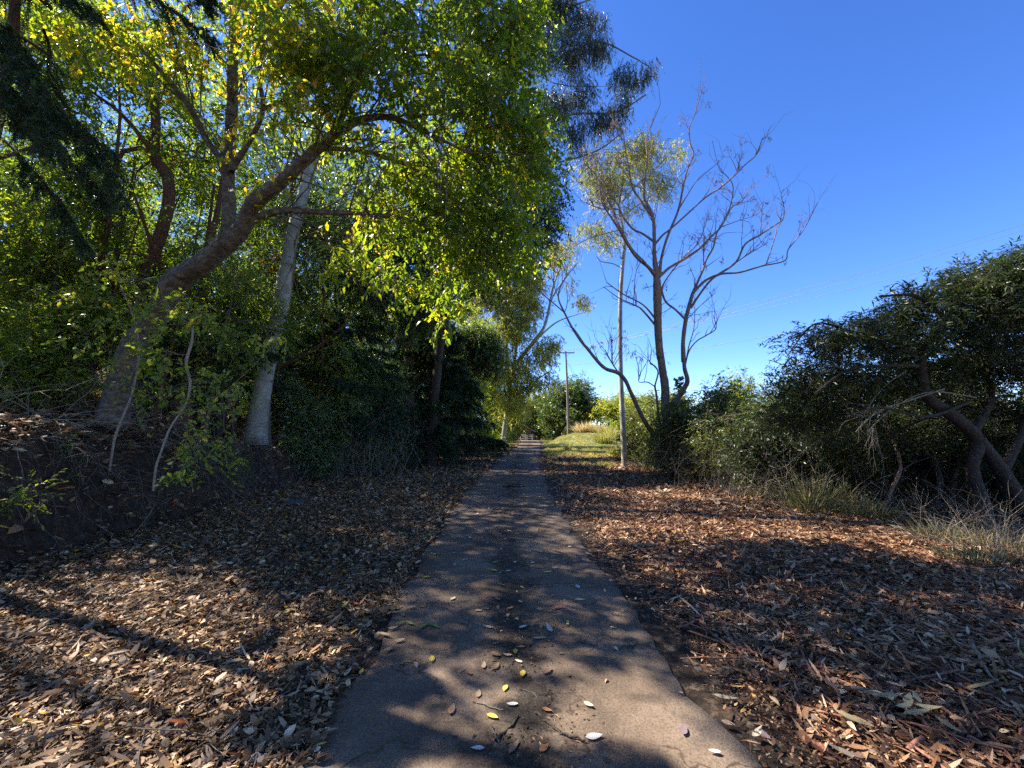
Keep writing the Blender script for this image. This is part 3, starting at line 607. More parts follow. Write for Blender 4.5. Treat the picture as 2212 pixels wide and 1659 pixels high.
# C1: curving trunk seen against the patch of sky
C1 = [pxpath([(262, 800, 30, 10.2), (300, 640, 28, 10.2), (358, 470, 26, 10), (362, 385, 25, 10), (334, 337, 24, 10), (337, 262, 20, 10), (330, 210, 18, 10), (318, 168, 16, 10), (296, 140, 15, 10), (262, 97, 12, 10), (224, 50, 9, 10), (180, -20, 6, 10)]),
      pxpath([(270, 55, 8, 10), (240, 70, 13, 9.9), (217, 85, 13, 9.8), (180, 97, 13, 9.7), (149, 115, 13, 9.6), (138, 132, 8, 9.6)]), pxpath([(334, 337, 14, 10), (300, 290, 10, 9.8), (255, 240, 8, 9.7), (200, 200, 6, 9.6)])]
tree('curved_tree', 'slim reddish tree whose trunk curves left against the patch of sky', 'tree', C1[0][0][0], C1,
     ell(np.random.default_rng(41), [pe(160, 60, 10, 140, 70, 1.2), pe(60, 150, 10, 90, 70, 1.2), pe(380, 200, 10.5, 70, 110, 1), pe(120, 260, 9.5, 120, 60, 1), pe(200, 420, 9.5, 120, 90, 1), pe(80, 560, 9, 100, 110, 1)], 520), G_LIT, B_RED, seed=42,
     fol=dict(sprigs=4, per=7, slen=.36, ll=.10, lw=.045, clump=.2, droop=.3, leafdroop=.4, tint=(.25, .2)))

# ------------------------------------------------------------------ conifers
def bough(mt, mc, rng, p0, p1, r, width, n=46, sag=.25, nl=.035, curtain=.35):
    k = np.linspace(0, 1, 9)[:, None]; L = np.linalg.norm(p1-p0)
    pts = p0*(1-k)+p1*k + np.array([0, 0, 1])*(sag*L*(k-k*k)*1.2) + np.cumsum(rng.normal(0, .01*L, (9, 3)), 0)
    tube(mt, pts, np.linspace(r, r*.2, 9), 5)
    t = rng.uniform(.12, 1, n); i = np.minimum((t*8).astype(int), 7); f = (t*8-i)[:, None]
    b = pts[i]*(1-f)+pts[i+1]*f; ax = nrm(p1-p0); s = nrm(np.cross(ax, [0, 0, 1]))
    sg = np.where(rng.random(n) < .5, 1., -1.)[:, None]
    d = nrm(ax*.8 + s*sg*.55 + np.array([0, 0, -curtain]) + rng.normal(0, .25, (n, 3)))
    Lb = width*(1.15-t*.6)*rng.uniform(.6, 1.1, n)
    q = 7; tt = np.linspace(0, 1, q+1)
    P_ = b[:, None]+d[:, None]*(Lb[:, None]*tt)[..., None] + np.array([0, 0, -1.])*(.6*Lb[:, None]*tt**2)[..., None] + np.cumsum(rng.normal(0, .012, (n, q+1, 3)), 1)
    prisms(mc, P_[:, :-1].reshape(-1, 3), P_[:, 1:].reshape(-1, 3), .004, .003, 3, .3, 1)
    # needles: short blades round each cord
    m = 16; u = rng.random((n, q, m)); base = P_[:, :-1, None]*(1-u[..., None])+P_[:, 1:, None]*u[..., None]
    dd = nrm(d[:, None, None]*.7 + nrm(rng.normal(size=(n, q, m, 3)))*.9)
    base = base.reshape(-1, 3); dd = dd.reshape(-1, 3); N = len(base)
    leaves(mc, base, dd, nrm(rng.normal(size=(N, 3))), nl*rng.uniform(.7, 1.3, N), nl*.22, np.clip(rng.normal(.4, .2, N), 0, 1), .1, 4)
def conifer(name, label, base, H, R, r0, tiers, seed, per=6, az=None, zlo=.15, group=None, nl=.035, n=40, width=.6, rise=0.0, rpow=.8, zs=None):
    rng = np.random.default_rng(seed); t = empty(name, base, label, 'tree', group); mt, mc = MB(), MB(); base = np.array(base, float)
    k = np.linspace(0, 1, 8)[:, None]; tube(mt, base+np.array([0, 0, -.3])+k*np.array([0, 0, H]) + np.cumsum(rng.normal(0, .03, (8, 3)), 0)*[1, 1, 0], r0*(1-.9*k[:, 0])+.01, 10, .03, rng)
    for a in range(tiers):
        h = zlo+(1-zlo)*a/tiers; Lr = R*(1-h)**rpow*1.1+.15
        for b in range(per):
            th = rng.uniform(0, 6.28) if az is None else rng.uniform(*az)
            p0 = base+np.array([0, 0, H*h+rng.normal(0, .1)]); L = Lr*rng.uniform(.75, 1.1)
            p1 = p0 + np.array([math.cos(th)*L, math.sin(th)*L, rise*L])
            bough(mt, mc, rng, p0, p1, .03*(1-h)+.008, width*(.4+.6*(1-h)), n, nl=nl)
    mt.build('trunk', [B_RED if nl < .05 else B_DARK], t); mc.build('crown', [G_NEEDLE, B_DARK], t, smooth_=False); return t
# near pine at the upper left edge with drooping boughs across the corner
pb = np.array([-7.0, 5.1, gz(-7.0, 5.1)]); rngp = np.random.default_rng(61)
tp = empty('pine_tree', pb, 'dark pine at the left edge with long needle boughs drooping into the top left corner', 'tree'); mt, mc = MB(), MB()
tpx = [P(-190, 950, 5.2), P(-120, 700, 5.2), P(-40, 400, 5.2), P(20, 130, 5.2), P(32, 20, 5.2), P(36, -200, 5.2), P(40, -500, 5.2), np.array([-6.25, 5.2, 10.8])]
pp, rr = resample(np.array(tpx), np.array([.10, .09, .075, .06, .055, .045, .03, .015]), 5); tube(mt, pp, rr, 10, .04, rngp)
for (x0, y0, x1, y1, Y0, Y1, w) in [(20, 130, 230, 330, 5.2, 4.6, .5), (15, 170, 330, 440, 5.2, 4.5, .45), (18, 230, 260, 470, 5.2, 4.8, .4), (10, 300, 180, 520, 5.2, 4.9, .4), (22, 60, 120, 210, 5.2, 4.4, .5), (18, 200, 130, 330, 5.2, 4.2, .5),
                                    (-60, 120, 60, 260, 5.2, 4.6, .5), (260, -90, 470, 30, 4.6, 4.4, .32), (60, -60, 210, 20, 5.2, 4.6, .4), (-40, 60, 60, 150, 5.2, 4.7, .5)]:
    bough(mt, mc, rngp, P(x0, y0, Y0), P(x1, y1, Y1), .02, w*.68, 62, sag=.12, nl=.045, curtain=.35)
for q in range(13):
    th = rngp.uniform(0, 6.28); p0 = np.array([-6.2, 5.2, 6.6+.32*q]); bough(mt, mc, rngp, p0, p0+np.array([math.cos(th)*1.7, math.sin(th)*1.7, -.2]), .02, .45, 50, sag=.1, nl=.05)  # unseen upper boughs added to shade the near path
pb2 = P(262, -92, 4.6); pp, rr = resample(np.array([P(36, -200, 5.2), P(150, -180, 4.9), pb2]), np.array([.04, .03, .02]), 5); tube(mt, pp, rr, 6)
mt.build('trunk', [B_RED], tp); mc.build('crown', [G_NEEDLE, B_DARK], tp, smooth_=False)
# layered dark conifers inside the wood
b_ = base_at(925, 21); conifer('conifer', 'dark layered conifer standing among the shrubs beside the path', b_, 9.0, 3.3, .12, 17, 71, per=6, nl=.13, n=28, width=.9, zlo=.06)
b_ = base_at(735, 15.5); conifer('conifer', 'dark flat-branched conifer right of the white trunk', b_, 6.2, 2.8, .12, 10, 72, per=6, nl=.08, n=26, width=.8, zlo=.25, rpow=.5)
b_ = base_at(470, 11.5); conifer('conifer', 'dark spreading conifer between the leaning tree and the white trunk', b_, 3.9, 2.3, .1, 8, 73, per=6, nl=.06, n=26, width=.7, zlo=.4, rpow=.5)
b_ = base_at(1474, 24); conifer('conifer', 'small conifer tip poking above the right hand shrubs', b_, 4.7, .55, .04, 12, 74, per=5, nl=.06, n=9, width=.2, zlo=.25, rise=.5)

# ------------------------------------------------------------------ F, G: dense and drooping crowns above the path
def pxtree(name, label, basepx, Yb, trunkpts, specs, n, lm, bark, seed, cat='tree', limbs=(), group=None, fol=None, rtip=.007, attach=None, **kw):
    rng = np.random.default_rng(seed); b = base_at(basepx, Yb) if basepx is not None else None
    tp_, tr_ = pxpath(trunkpts, Z=Yb)
    if b is not None: tp_ = np.vstack([b-[0, 0, .3], tp_]); tr_ = np.concatenate([[tr_[0]*1.2], tr_])
    L = [(tp_, tr_)] + [pxpath(l, Z=Yb) for l in limbs]
    return tree(name, label, cat, b if b is not None else tp_[0], L, ell(rng, specs, n, 1.15) if specs else None, lm, bark, group, seed, rtip=rtip, fol=fol, attach=attach, **kw)

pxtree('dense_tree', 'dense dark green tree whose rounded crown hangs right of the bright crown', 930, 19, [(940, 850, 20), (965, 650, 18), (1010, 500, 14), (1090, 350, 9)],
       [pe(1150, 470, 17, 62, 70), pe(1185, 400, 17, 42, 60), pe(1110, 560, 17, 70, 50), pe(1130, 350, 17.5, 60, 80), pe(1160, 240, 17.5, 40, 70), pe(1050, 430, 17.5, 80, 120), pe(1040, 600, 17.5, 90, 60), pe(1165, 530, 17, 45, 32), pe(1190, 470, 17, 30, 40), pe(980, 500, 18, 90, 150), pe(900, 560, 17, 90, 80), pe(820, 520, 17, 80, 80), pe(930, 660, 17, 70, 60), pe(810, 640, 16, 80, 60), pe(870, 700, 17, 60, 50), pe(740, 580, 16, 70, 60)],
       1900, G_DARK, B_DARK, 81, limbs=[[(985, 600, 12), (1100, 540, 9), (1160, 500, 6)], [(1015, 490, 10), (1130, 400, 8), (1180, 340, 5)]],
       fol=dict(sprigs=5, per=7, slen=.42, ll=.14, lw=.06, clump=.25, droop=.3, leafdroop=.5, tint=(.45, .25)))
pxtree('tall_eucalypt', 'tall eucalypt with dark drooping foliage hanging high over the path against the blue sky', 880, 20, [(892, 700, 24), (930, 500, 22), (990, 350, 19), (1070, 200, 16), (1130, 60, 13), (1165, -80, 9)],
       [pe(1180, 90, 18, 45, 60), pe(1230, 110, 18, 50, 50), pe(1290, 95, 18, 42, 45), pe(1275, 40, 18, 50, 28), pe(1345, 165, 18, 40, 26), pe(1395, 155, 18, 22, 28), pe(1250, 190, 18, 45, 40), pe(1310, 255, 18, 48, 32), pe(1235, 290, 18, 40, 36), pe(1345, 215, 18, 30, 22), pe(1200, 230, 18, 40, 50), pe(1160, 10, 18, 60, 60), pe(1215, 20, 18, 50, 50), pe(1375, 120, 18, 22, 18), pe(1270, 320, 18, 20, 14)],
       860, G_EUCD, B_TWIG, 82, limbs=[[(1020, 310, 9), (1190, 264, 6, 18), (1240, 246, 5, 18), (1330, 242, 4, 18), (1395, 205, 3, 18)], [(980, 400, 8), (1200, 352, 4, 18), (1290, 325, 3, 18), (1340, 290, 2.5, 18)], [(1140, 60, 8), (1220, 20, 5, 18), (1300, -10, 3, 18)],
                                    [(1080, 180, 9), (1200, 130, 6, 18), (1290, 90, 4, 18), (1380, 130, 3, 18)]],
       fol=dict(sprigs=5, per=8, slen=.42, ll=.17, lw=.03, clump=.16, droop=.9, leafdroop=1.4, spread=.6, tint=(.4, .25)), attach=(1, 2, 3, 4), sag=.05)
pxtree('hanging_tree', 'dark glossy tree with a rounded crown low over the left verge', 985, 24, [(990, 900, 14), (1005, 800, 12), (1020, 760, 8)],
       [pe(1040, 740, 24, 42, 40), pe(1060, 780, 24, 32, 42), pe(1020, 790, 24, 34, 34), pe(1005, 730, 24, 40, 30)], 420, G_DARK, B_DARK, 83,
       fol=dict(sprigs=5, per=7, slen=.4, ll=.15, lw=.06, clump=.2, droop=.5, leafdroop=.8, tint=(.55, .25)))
# H: far eucalypt with forked white trunk
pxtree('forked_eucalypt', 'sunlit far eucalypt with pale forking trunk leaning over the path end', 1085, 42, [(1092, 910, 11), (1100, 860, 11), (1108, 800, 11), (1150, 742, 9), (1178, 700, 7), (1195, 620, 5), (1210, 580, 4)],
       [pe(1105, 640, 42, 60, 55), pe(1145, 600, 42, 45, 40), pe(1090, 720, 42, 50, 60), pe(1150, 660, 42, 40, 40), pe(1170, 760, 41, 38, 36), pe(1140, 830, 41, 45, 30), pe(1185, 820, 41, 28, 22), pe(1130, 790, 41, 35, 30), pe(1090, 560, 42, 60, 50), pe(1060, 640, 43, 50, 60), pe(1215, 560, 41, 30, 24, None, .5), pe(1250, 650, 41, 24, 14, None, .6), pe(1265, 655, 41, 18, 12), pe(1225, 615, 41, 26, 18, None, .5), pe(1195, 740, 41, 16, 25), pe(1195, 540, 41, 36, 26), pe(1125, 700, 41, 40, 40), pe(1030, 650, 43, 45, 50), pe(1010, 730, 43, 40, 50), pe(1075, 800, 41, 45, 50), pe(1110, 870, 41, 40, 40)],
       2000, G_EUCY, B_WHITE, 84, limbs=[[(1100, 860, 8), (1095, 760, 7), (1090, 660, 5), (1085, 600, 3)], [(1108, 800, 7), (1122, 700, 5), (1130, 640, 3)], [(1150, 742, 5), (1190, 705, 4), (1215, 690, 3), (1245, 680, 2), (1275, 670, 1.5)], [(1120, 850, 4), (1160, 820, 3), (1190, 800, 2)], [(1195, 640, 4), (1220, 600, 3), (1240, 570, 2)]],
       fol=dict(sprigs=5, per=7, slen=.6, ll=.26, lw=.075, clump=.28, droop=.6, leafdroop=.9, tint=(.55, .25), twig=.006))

# ------------------------------------------------------------------ M: pole-straight white eucalypt on the right verge
Mt = [pxpath([(1351, 1022, 15, 18.5), (1349, 1000, 13.5, 18.5), (1346, 930, 12.5, 18.5), (1342, 840, 10.5, 18.5), (1340, 770, 10, 18.5), (1339.5, 690, 9.8, 18.5), (1341, 625, 9.3, 18.5), (1345, 573, 8.5, 18.5), (1349, 530, 7.5, 18.5), (1345, 495, 6, 18.5), (1338, 445, 5, 18.5), (1344, 400, 4, 18.5), (1347, 345, 3, 18.5), (1346, 307, 2.2, 18.5)]),
      pxpath([c5(505, 1070)+(2.6, 18.5), c5(460, 1050)+(2.4, 18.4), c5(400, 1040)+(2, 18.3), c5(370, 1010)+(1.5, 18.3)]), pxpath([c5(530, 1000)+(2.4, 18.5), c5(508, 1020)+(2.2, 18.5), c5(505, 975)+(2, 18.5), c5(480, 960)+(1.5, 18.5)]),
      pxpath([c5(525, 850)+(4, 18.5), c5(450, 870)+(3, 18.3), c5(340, 900)+(2.5, 18.2), c5(240, 950)+(2, 18.1)]), pxpath([c5(500, 720)+(4, 18.5), c5(430, 620)+(3, 18.6), c5(370, 500)+(2, 18.7)]), pxpath([c5(515, 700)+(4, 18.5), c5(600, 600)+(3, 18.3), c5(700, 520)+(2.5, 18.1), c5(800, 400)+(2, 18)]), pxpath([c5(520, 780)+(4, 18.5), c5(600, 720)+(3, 18.7), c5(700, 650)+(2, 18.9)])]
def pc5(x, y, rx, ry, Y=18.5, w=1.0): a, b = c5(x, y); return pe(a, b, Y, rx*.60, ry*.55, rx*.6*Y/FPX, w)
tree('slender_eucalypt', 'straight pole-like white eucalypt on the right verge with small pale crown', 'tree', Mt[0][0][0], Mt,
     ell(np.random.default_rng(91), [pc5(380, 460, 100, 90), pc5(480, 560, 90, 70), pc5(620, 420, 100, 70), pc5(740, 510, 70, 60), pc5(820, 410, 50, 40), pc5(430, 660, 70, 50), pc5(560, 700, 70, 50), pc5(760, 640, 60, 40), pc5(620, 370, 60, 40), pc5(700, 600, 60, 40), pc5(330, 870, 70, 50), pc5(430, 920, 70, 40), pc5(560, 900, 40, 35), pc5(220, 940, 50, 40), pc5(130, 980, 40, 30), pc5(330, 560, 40, 40)], 1000, 1.8, 2.0),
     G_EUCY, B_WHITE, seed=92, rtip=.0035, jitter=.14, sides=12, rough=.02, attach=(3, 4, 5, 6),
     fol=dict(sprigs=3, per=6, slen=.3, ll=.13, lw=.032, clump=.22, droop=.6, leafdroop=.9, tint=(.5, .25), twig=.003))

# ------------------------------------------------------------------ N: nearly dead many-limbed eucalypt
ND = 15.5
def n5(pts, d0=0., d1=0.): 
    k = len(pts); return pxpath([c5(p[0], p[1])+(p[2]*.3733, ND+d0+(d1-d0)*i/(k-1)) for i, p in enumerate(pts)])
def n6(pts, d0=0., d1=0.):
    k = len(pts); return pxpath([z6(p[0], p[1])+(p[2]*.2133, ND+d0+(d1-d0)*i/(k-1)) for i, p in enumerate(pts)])
trunkN = pxpath([z6(1800, 1330)+(24, ND), z6(1795, 1100)+(21, ND), z6(1765, 850)+(19, ND), z6(1757, 600)+(17.5, ND), z6(1735, 450)+(16, ND), z6(1700, 200)+(14.5, ND), c5(738, 1600)+(14, ND), c5(728, 1450)+(16, ND), c5(724, 1300)+(18, ND), c5(722, 1200)+(18, ND), c5(718, 1120)+(15, ND), c5(705, 1000)+(8.5, ND), c5(705, 900)+(8, ND), c5(700, 800)+(7.5, ND), c5(680, 735)+(6, ND), c5(650, 680)+(5, ND), c5(650, 580)+(4, ND), c5(664, 450)+(3.4, ND), c5(660, 330)+(2.8, ND), c5(690, 250)+(2.2, ND), c5(740, 130)+(1.4, ND)])
LN = [n5([(690, 770, 18), (620, 680, 14), (575, 600, 12), (560, 500, 9), (540, 420, 8), (525, 300, 6), (490, 260, 5), (450, 190, 3)], 0, .8),
 n5([(712, 1120, 26), (670, 1070, 20), (600, 1010, 18), (540, 920, 16), (500, 850, 14), (440, 760, 11), (400, 690, 9), (380, 560, 7), (300, 470, 4)], 0, -1.2),
 n5([(655, 1050, 14), (570, 960, 13), (500, 830, 13), (470, 750, 12), (420, 640, 9), (400, 500, 6), (330, 400, 3)], -.3, .8),
 n5([(703, 925, 15), (640, 880, 13), (580, 850, 12), (530, 790, 11), (500, 740, 8), (430, 740, 6), (355, 720, 5), (270, 680, 3)], 0, .9),
 n5([(735, 1130, 24), (745, 1030, 16), (770, 930, 15), (800, 850, 14), (845, 740, 13), (870, 620, 12), (895, 510, 10), (932, 420, 9), (912, 350, 7), (910, 260, 6), (940, 190, 4.5), (965, 110, 3.5), (980, 60, 2)], 0, -1.2),
 n5([(712, 935, 14), (755, 885, 12), (800, 850, 11), (900, 760, 10), (1000, 670, 9), (1090, 610, 9), (1170, 540, 8), (1230, 480, 7), (1300, 415, 6), (1330, 320, 3)], 0, -1.5),
 n5([(740, 1120, 20), (800, 1070, 15), (870, 1030, 15), (960, 970, 13), (1030, 900, 12), (1090, 840, 11), (1150, 730, 8), (1210, 690, 6), (1270, 600, 3)], 0, 1.2),
 n5([(742, 1210, 14), (770, 1150, 9), (820, 1080, 9), (890, 1000, 7), (960, 930, 6), (1010, 800, 3)], 0, 1.5),
 n5([(715, 1375, 13), (640, 1290, 8), (520, 1225, 7), (430, 1160, 5)], 0, -.8), n5([(708, 1405, 14), (640, 1325, 11), (600, 1295, 8), (500, 1250, 6), (410, 1185, 4)], 0, .4),
 n5([(600, 1293, 6), (600, 1240, 5), (590, 1190, 4), (600, 1100, 3), (630, 1030, 2.5)], .3, .5),
 n5([(742, 1190, 14), (770, 1270, 12), (830, 1320, 12), (887, 1378, 13)], 0, -.3),
 n5([(760, 700, 6), (800, 640, 5), (840, 560, 4), (900, 500, 3)], 0, 1), n5([(650, 620, 7), (580, 590, 6), (520, 500, 5), (470, 430, 3)], 0, -1),
 n5([(845, 740, 8), (900, 650, 6), (960, 560, 5), (1060, 480, 4), (1110, 430, 2)], -.5, .8)]
stem2 = pxpath([z6(1800, 960)+(20, ND), z6(1830, 800)+(15, ND), z6(1905, 680)+(12, ND-.1), z6(1958, 600)+(10.5, ND-.2), z6(1982, 530)+(9.6, ND-.3), z6(1952, 400)+(8.3, ND-.3), z6(1942, 200)+(7.5, ND-.3), c5(872, 1620)+(8.5, ND-.3), c5(871, 1500)+(8.5, ND-.3), c5(887, 1375)+(8.5, ND-.3), c5(905, 1300)+(8.5, ND-.3), c5(925, 1230)+(7.5, ND-.3), c5(950, 1170)+(5.5, ND-.3), c5(985, 1090)+(4.8, ND-.2), c5(1005, 1030)+(4.2, ND), c5(1045, 960)+(3.6, ND), c5(1065, 880)+(3.2, ND+.2), c5(1110, 800)+(2.7, ND+.3), c5(1150, 700)+(2.3, ND+.4), c5(1160, 600)+(2, ND+.5), c5(1120, 540)+(1.6, ND+.5), c5(1080, 500)+(1.3, ND+.5), c5(1040, 340)+(.8, ND+.6)])
L2 = [n5([(925, 1225, 18), (1000, 1150, 15), (1090, 1105, 14), (1180, 1040, 12), (1230, 940, 11), (1310, 890, 10), (1400, 830, 8), (1450, 795, 6), (1455, 720, 4), (1440, 650, 3), (1480, 605, 2)], -.3, -1.5),
 n5([(915, 1310, 16), (960, 1240, 13), (1030, 1150, 13), (1090, 1112, 13), (1200, 1102, 11), (1330, 1065, 9), (1460, 1035, 7), (1480, 970, 6), (1560, 870, 5), (1620, 760, 4), (1660, 680, 2)], -.3, -2.2),
 n5([(1350, 1062, 7), (1372, 1000, 6), (1420, 850, 4.5), (1450, 790, 3)], -1.6, -2), n5([(880, 1660, 9), (905, 1560, 8), (950, 1500, 7), (1000, 1470, 7), (1060, 1430, 6), (1055, 1380, 4), (1045, 1350, 2)], -.3, -.8),
 n5([(885, 1640, 8), (905, 1530, 7), (935, 1420, 5), (940, 1280, 3)], -.2, .3), n5([(1320, 890, 5), (1325, 800, 4), (1330, 710, 3)], -1, -1.1), n5([(1185, 1040, 7), (1260, 990, 6), (1355, 935, 4)], -.8, -.3),
 n5([(990, 1060, 8), (990, 980, 7), (995, 900, 5)], -.2, 0), n5([(1090, 840, 6), (1200, 800, 4), (1290, 770, 3), (1370, 700, 2)], 0, .5)]
limb3 = pxpath([z6(1790, 1180)+(15, ND), z6(1690, 1125)+(11, ND), z6(1585, 1005)+(9.5, ND-.1), z6(1500, 850)+(8.8, ND-.2), z6(1422, 680)+(8.4, ND-.3), z6(1352, 530)+(8, ND-.4), z6(1280, 458)+(8, ND-.5), z6(1150, 412)+(7.4, ND-.6), z6(1050, 312)+(6.6, ND-.7), z6(980, 222)+(6.2, ND-.7), z6(900, 130)+(5.2, ND-.7), z6(825, 5)+(4.6, ND-.7), c5(300, 1520)+(4.8, ND-.6), c5(240, 1440)+(4.6, ND-.5), c5(185, 1335)+(4.2, ND-.4), c5(150, 1250)+(3.2, ND-.3), c5(165, 1180)+(2.6, ND-.2), c5(210, 1110)+(2, ND), c5(260, 1050)+(1.6, ND)])
L3 = [n5([(185, 1335, 8), (110, 1270, 7), (50, 1220, 6), (0, 1150, 4)], -.4, 0), n6([(1275, 440, 16), (1215, 350, 13), (1150, 225, 7)], -.5, -.5), n6([(1222, 360, 9), (1225, 230, 7), (1205, 130, 4)], -.5, -.4), n5([(150, 1250, 5), (120, 1150, 4), (130, 1040, 3)], -.3, 0)]
smallN = n6([(1720, 1120, 32), (1692, 900, 26), (1672, 700, 22), (1655, 600, 19), (1662, 560, 16), (1686, 450, 14), (1650, 385, 12), (1605, 357, 10), (1620, 230, 6), (1590, 110, 4)], -.6, -.6)
L4 = [n6([(1652, 595, 12), (1580, 552, 12), (1495, 550, 8), (1500, 480, 7), (1560, 375, 4)], -.6, -.8)]
rN = np.random.default_rng(99)
def far_twigs(mb, mc, rng, L, n, leafy):
    """wispy twigs and a few hanging dead leaves from the outer part of a limb"""
    p, r = resample(*L, 5); m = len(p); i = rng.integers(int(m*.35), m, n); b = p[i]; ax = nrm(np.gradient(p, axis=0))[i]
    d = nrm(ax*.6 + rng.normal(0, .55, (n, 3)) + [0, 0, .55]); ln = rng.uniform(.5, 1.5, n)
    stems(mb, rng, b, d, ln, np.minimum(r[i]*.5, .013)+.004, -.3, .16, 6, .5, 0, 2)
    if leafy:
        sel = rng.random(n) < leafy; e = b[sel]+d[sel]*ln[sel][:, None]*.85; k = len(e)
        if k: foliage(rng, mc, e, d[sel], sprigs=3, per=6, slen=.22, ll=.10, lw=.022, clump=.07, droop=.7, leafdroop=1.3, tint=(.45, .3), twig=.002, kind=4, twigm=1)
tN = empty('dead_eucalypt', trunkN[0][0], 'nearly leafless brown many-limbed eucalypt rising from the shrubs right of the path', 'tree')
mt, mc = MB(), MB()
tube(mt, *resample(*trunkN, 5), 12, .07, rN); far_twigs(mt, mc, rN, trunkN, 26, .35); mt.build('trunk', [B_BROWN], tN)
for main, subs, nt_ in ((stem2, L2, 14), (limb3, L3, 8), (smallN, L4, 3)):
    mt = MB(); tube(mt, *resample(*main, 5), 10, .06, rN); far_twigs(mt, mc, rN, main, nt_, .5)
    for l in subs: tube(mt, *resample(*l, 5), 7, .04, rN); far_twigs(mt, mc, rN, l, 7, .4)
    mt.build('limb', [B_BROWN], tN)
for l in LN:
    mt = MB(); tube(mt, *resample(*l, 5), 8, .05, rN); far_twigs(mt, mc, rN, l, 12 if len(l[0]) > 5 else 4, .6); mt.build('limb', [B_BROWN], tN)
mc.build('dead_leaf_tufts', [G_DEADLEAF, B_TWIG], tN, smooth_=False)

# ------------------------------------------------------------------ shrubs
def shrub(name, label, px, Y, H, R, seed, lm=G_OLIVE, n=200, group=None, cat='shrub', bark=B_TWIG, xy=None, fol=None, low=.15, lobes=7, squash=.8, stemr=.035):
    rng = np.random.default_rng(seed); b = base_at(px, Y) if xy is None else np.array([xy[0], xy[1], gz(*xy)])
    limbs = []
    for q in range(5):
        a = rng.uniform(0, 6.28); d = np.array([math.cos(a), math.sin(a), 0]); k = np.linspace(0, 1, 5)[:, None]
        pts = b + d*R*.55*k**1.3 + np.array([0, 0, 1])*(H*.75*k) - [0, 0, .1] + np.cumsum(rng.normal(0, .05*H/2, (5, 3)), 0)*k
        limbs.append((pts, stemr*(1-.7*k[:, 0])))
    specs = []
    for q in range(lobes):
        a = rng.uniform(0, 6.28); rr = R*rng.uniform(0, .65); s = R*rng.uniform(.35, .55); h = H*rng.uniform(low, .95)-s*.3
        specs.append((b+np.array([rr*math.cos(a), rr*math.sin(a), max(h, s*.3)]), (s, s, s*squash)))
    f = dict(sprigs=4, per=7, slen=.36, ll=.11, lw=.045, clump=.18, droop=.1, leafdroop=.2); f.update(fol or {})
    return tree(name, label, cat, b, limbs, ell(rng, specs, n), lm, bark, group, seed, rtip=.005, fol=f, sides=6, rough=.04)

# understorey along the left bank
US = [(640, 13.8, 2.6, 1.2, 'dark understorey shrub at the foot of the white trunk', G_UNDER), (700, 14.8, 3.8, 1.5, 'dark bushy shrub just right of the white trunk', G_UNDER), (765, 16.0, 4.6, 1.7, 'blue-green understorey shrub near the edge of the litter', G_UNDER),
      (820, 18.0, 5.8, 2.0, 'tall understorey shrub in the middle of the left hedge', G_UNDER), (870, 20.0, 6.2, 2.1, 'leafy shrub left of the layered conifer', G_UNDER), (915, 22.6, 5.0, 2.0, 'dark shrub at the conifer foot', G_UNDER),
      (960, 26.0, 6.5, 2.2, 'shrub right of the layered conifer', G_UNDER), (985, 29.0, 7.5, 2.3, 'green roadside shrub where the litter strip narrows', G_LIT), (1012, 34.0, 8.5, 2.6, 'sunlit yellow-green shrub past the dark trees', G_LIT),
      (1040, 40.0, 8.5, 2.8, 'sunlit tall shrub hung with vines by the road', G_LIT), (1065, 46.0, 8.0, 3.0, 'vine-draped shrub near the bend', G_LIT), (1090, 54.0, 7.0, 3.0, 'small rounded shrub on the left of the bend', G_OLIVE),
      (745, 22.0, 7.0, 2.6, 'shrub deep among the dark trunks', G_UNDER), (1095, 60.0, 5.5, 2.8, 'shrub at the far left end of the road', G_OLIVE)]
for q, (px, Y, H, R, lb, lm) in enumerate(US):
    sc = 1+max(0, Y-20)/28
    shrub('understorey_shrub', lb, px, Y, H, R, 200+q, lm, n=int(620 if Y < 30 else 560), group='shrubs along the left side of the road', bark=B_DARK, fol=dict(ll=.11*sc, lw=.045*sc, slen=.36*sc, clump=.2*sc, tint=(.45, .25)), lobes=9)
SS = [(-8.6, 8.2, 2.2, 1.2, 'leafy shrub left of the leaning trunk', G_LIT), (-10.5, 7.4, 3.0, 1.5, 'yellow-green shrub at the left edge of the slope', G_LIT), (-12.0, 10.5, 3.4, 1.8, 'tall shrub behind the reddish stems at far left', G_LIT), (-14.5, 12.5, 4.2, 2.2, 'bushy shrub high at the far left edge', G_LIT),
      (-9.6, 12.6, 2.6, 1.4, 'shrub behind the leaning trunk', G_DARK), (-12.5, 15.0, 4.0, 2.2, 'shrub half hidden behind the red-barked trunks', G_FOREST), (-15.5, 18.0, 4.5, 2.6, 'wide shrub on the slope crest at left', G_LIT), (-11.5, 20.0, 4.0, 2.4, 'shrub high behind the stringy-barked trunks', G_FOREST),
      (-19.5, 17.5, 4.5, 2.8, 'wide shrub near the top of the slope at the left edge', G_LIT), (-14.0, 25.0, 5.0, 3.0, 'big shrub at the back of the wood', G_FOREST), (-9.5, 25.0, 4.6, 2.4, 'leafy shrub behind the dark conifers', G_FOREST), (-20.5, 25.0, 5.0, 3.4, 'large shrub on the crest behind the wood', G_FOREST),
      (-8.8, 18.6, 3.6, 1.8, 'dark shrub among the slender trunks', G_DARK), (-26.0, 20.0, 5.0, 3.6, 'large shrub on the crest at the left edge', G_FOREST)]
for q, (x, y, H, R, lb, lm) in enumerate(SS):
    sc = 1+max(0, y-14)/28
    shrub('slope_shrub', lb, None, None, H, R, 250+q, lm, n=420, group='shrubs on the wooded slope', bark=B_DARK, xy=(x, y), fol=dict(ll=.11*sc, lw=.045*sc, slen=.36*sc, clump=.2*sc, tint=(.45, .25)), lobes=9)
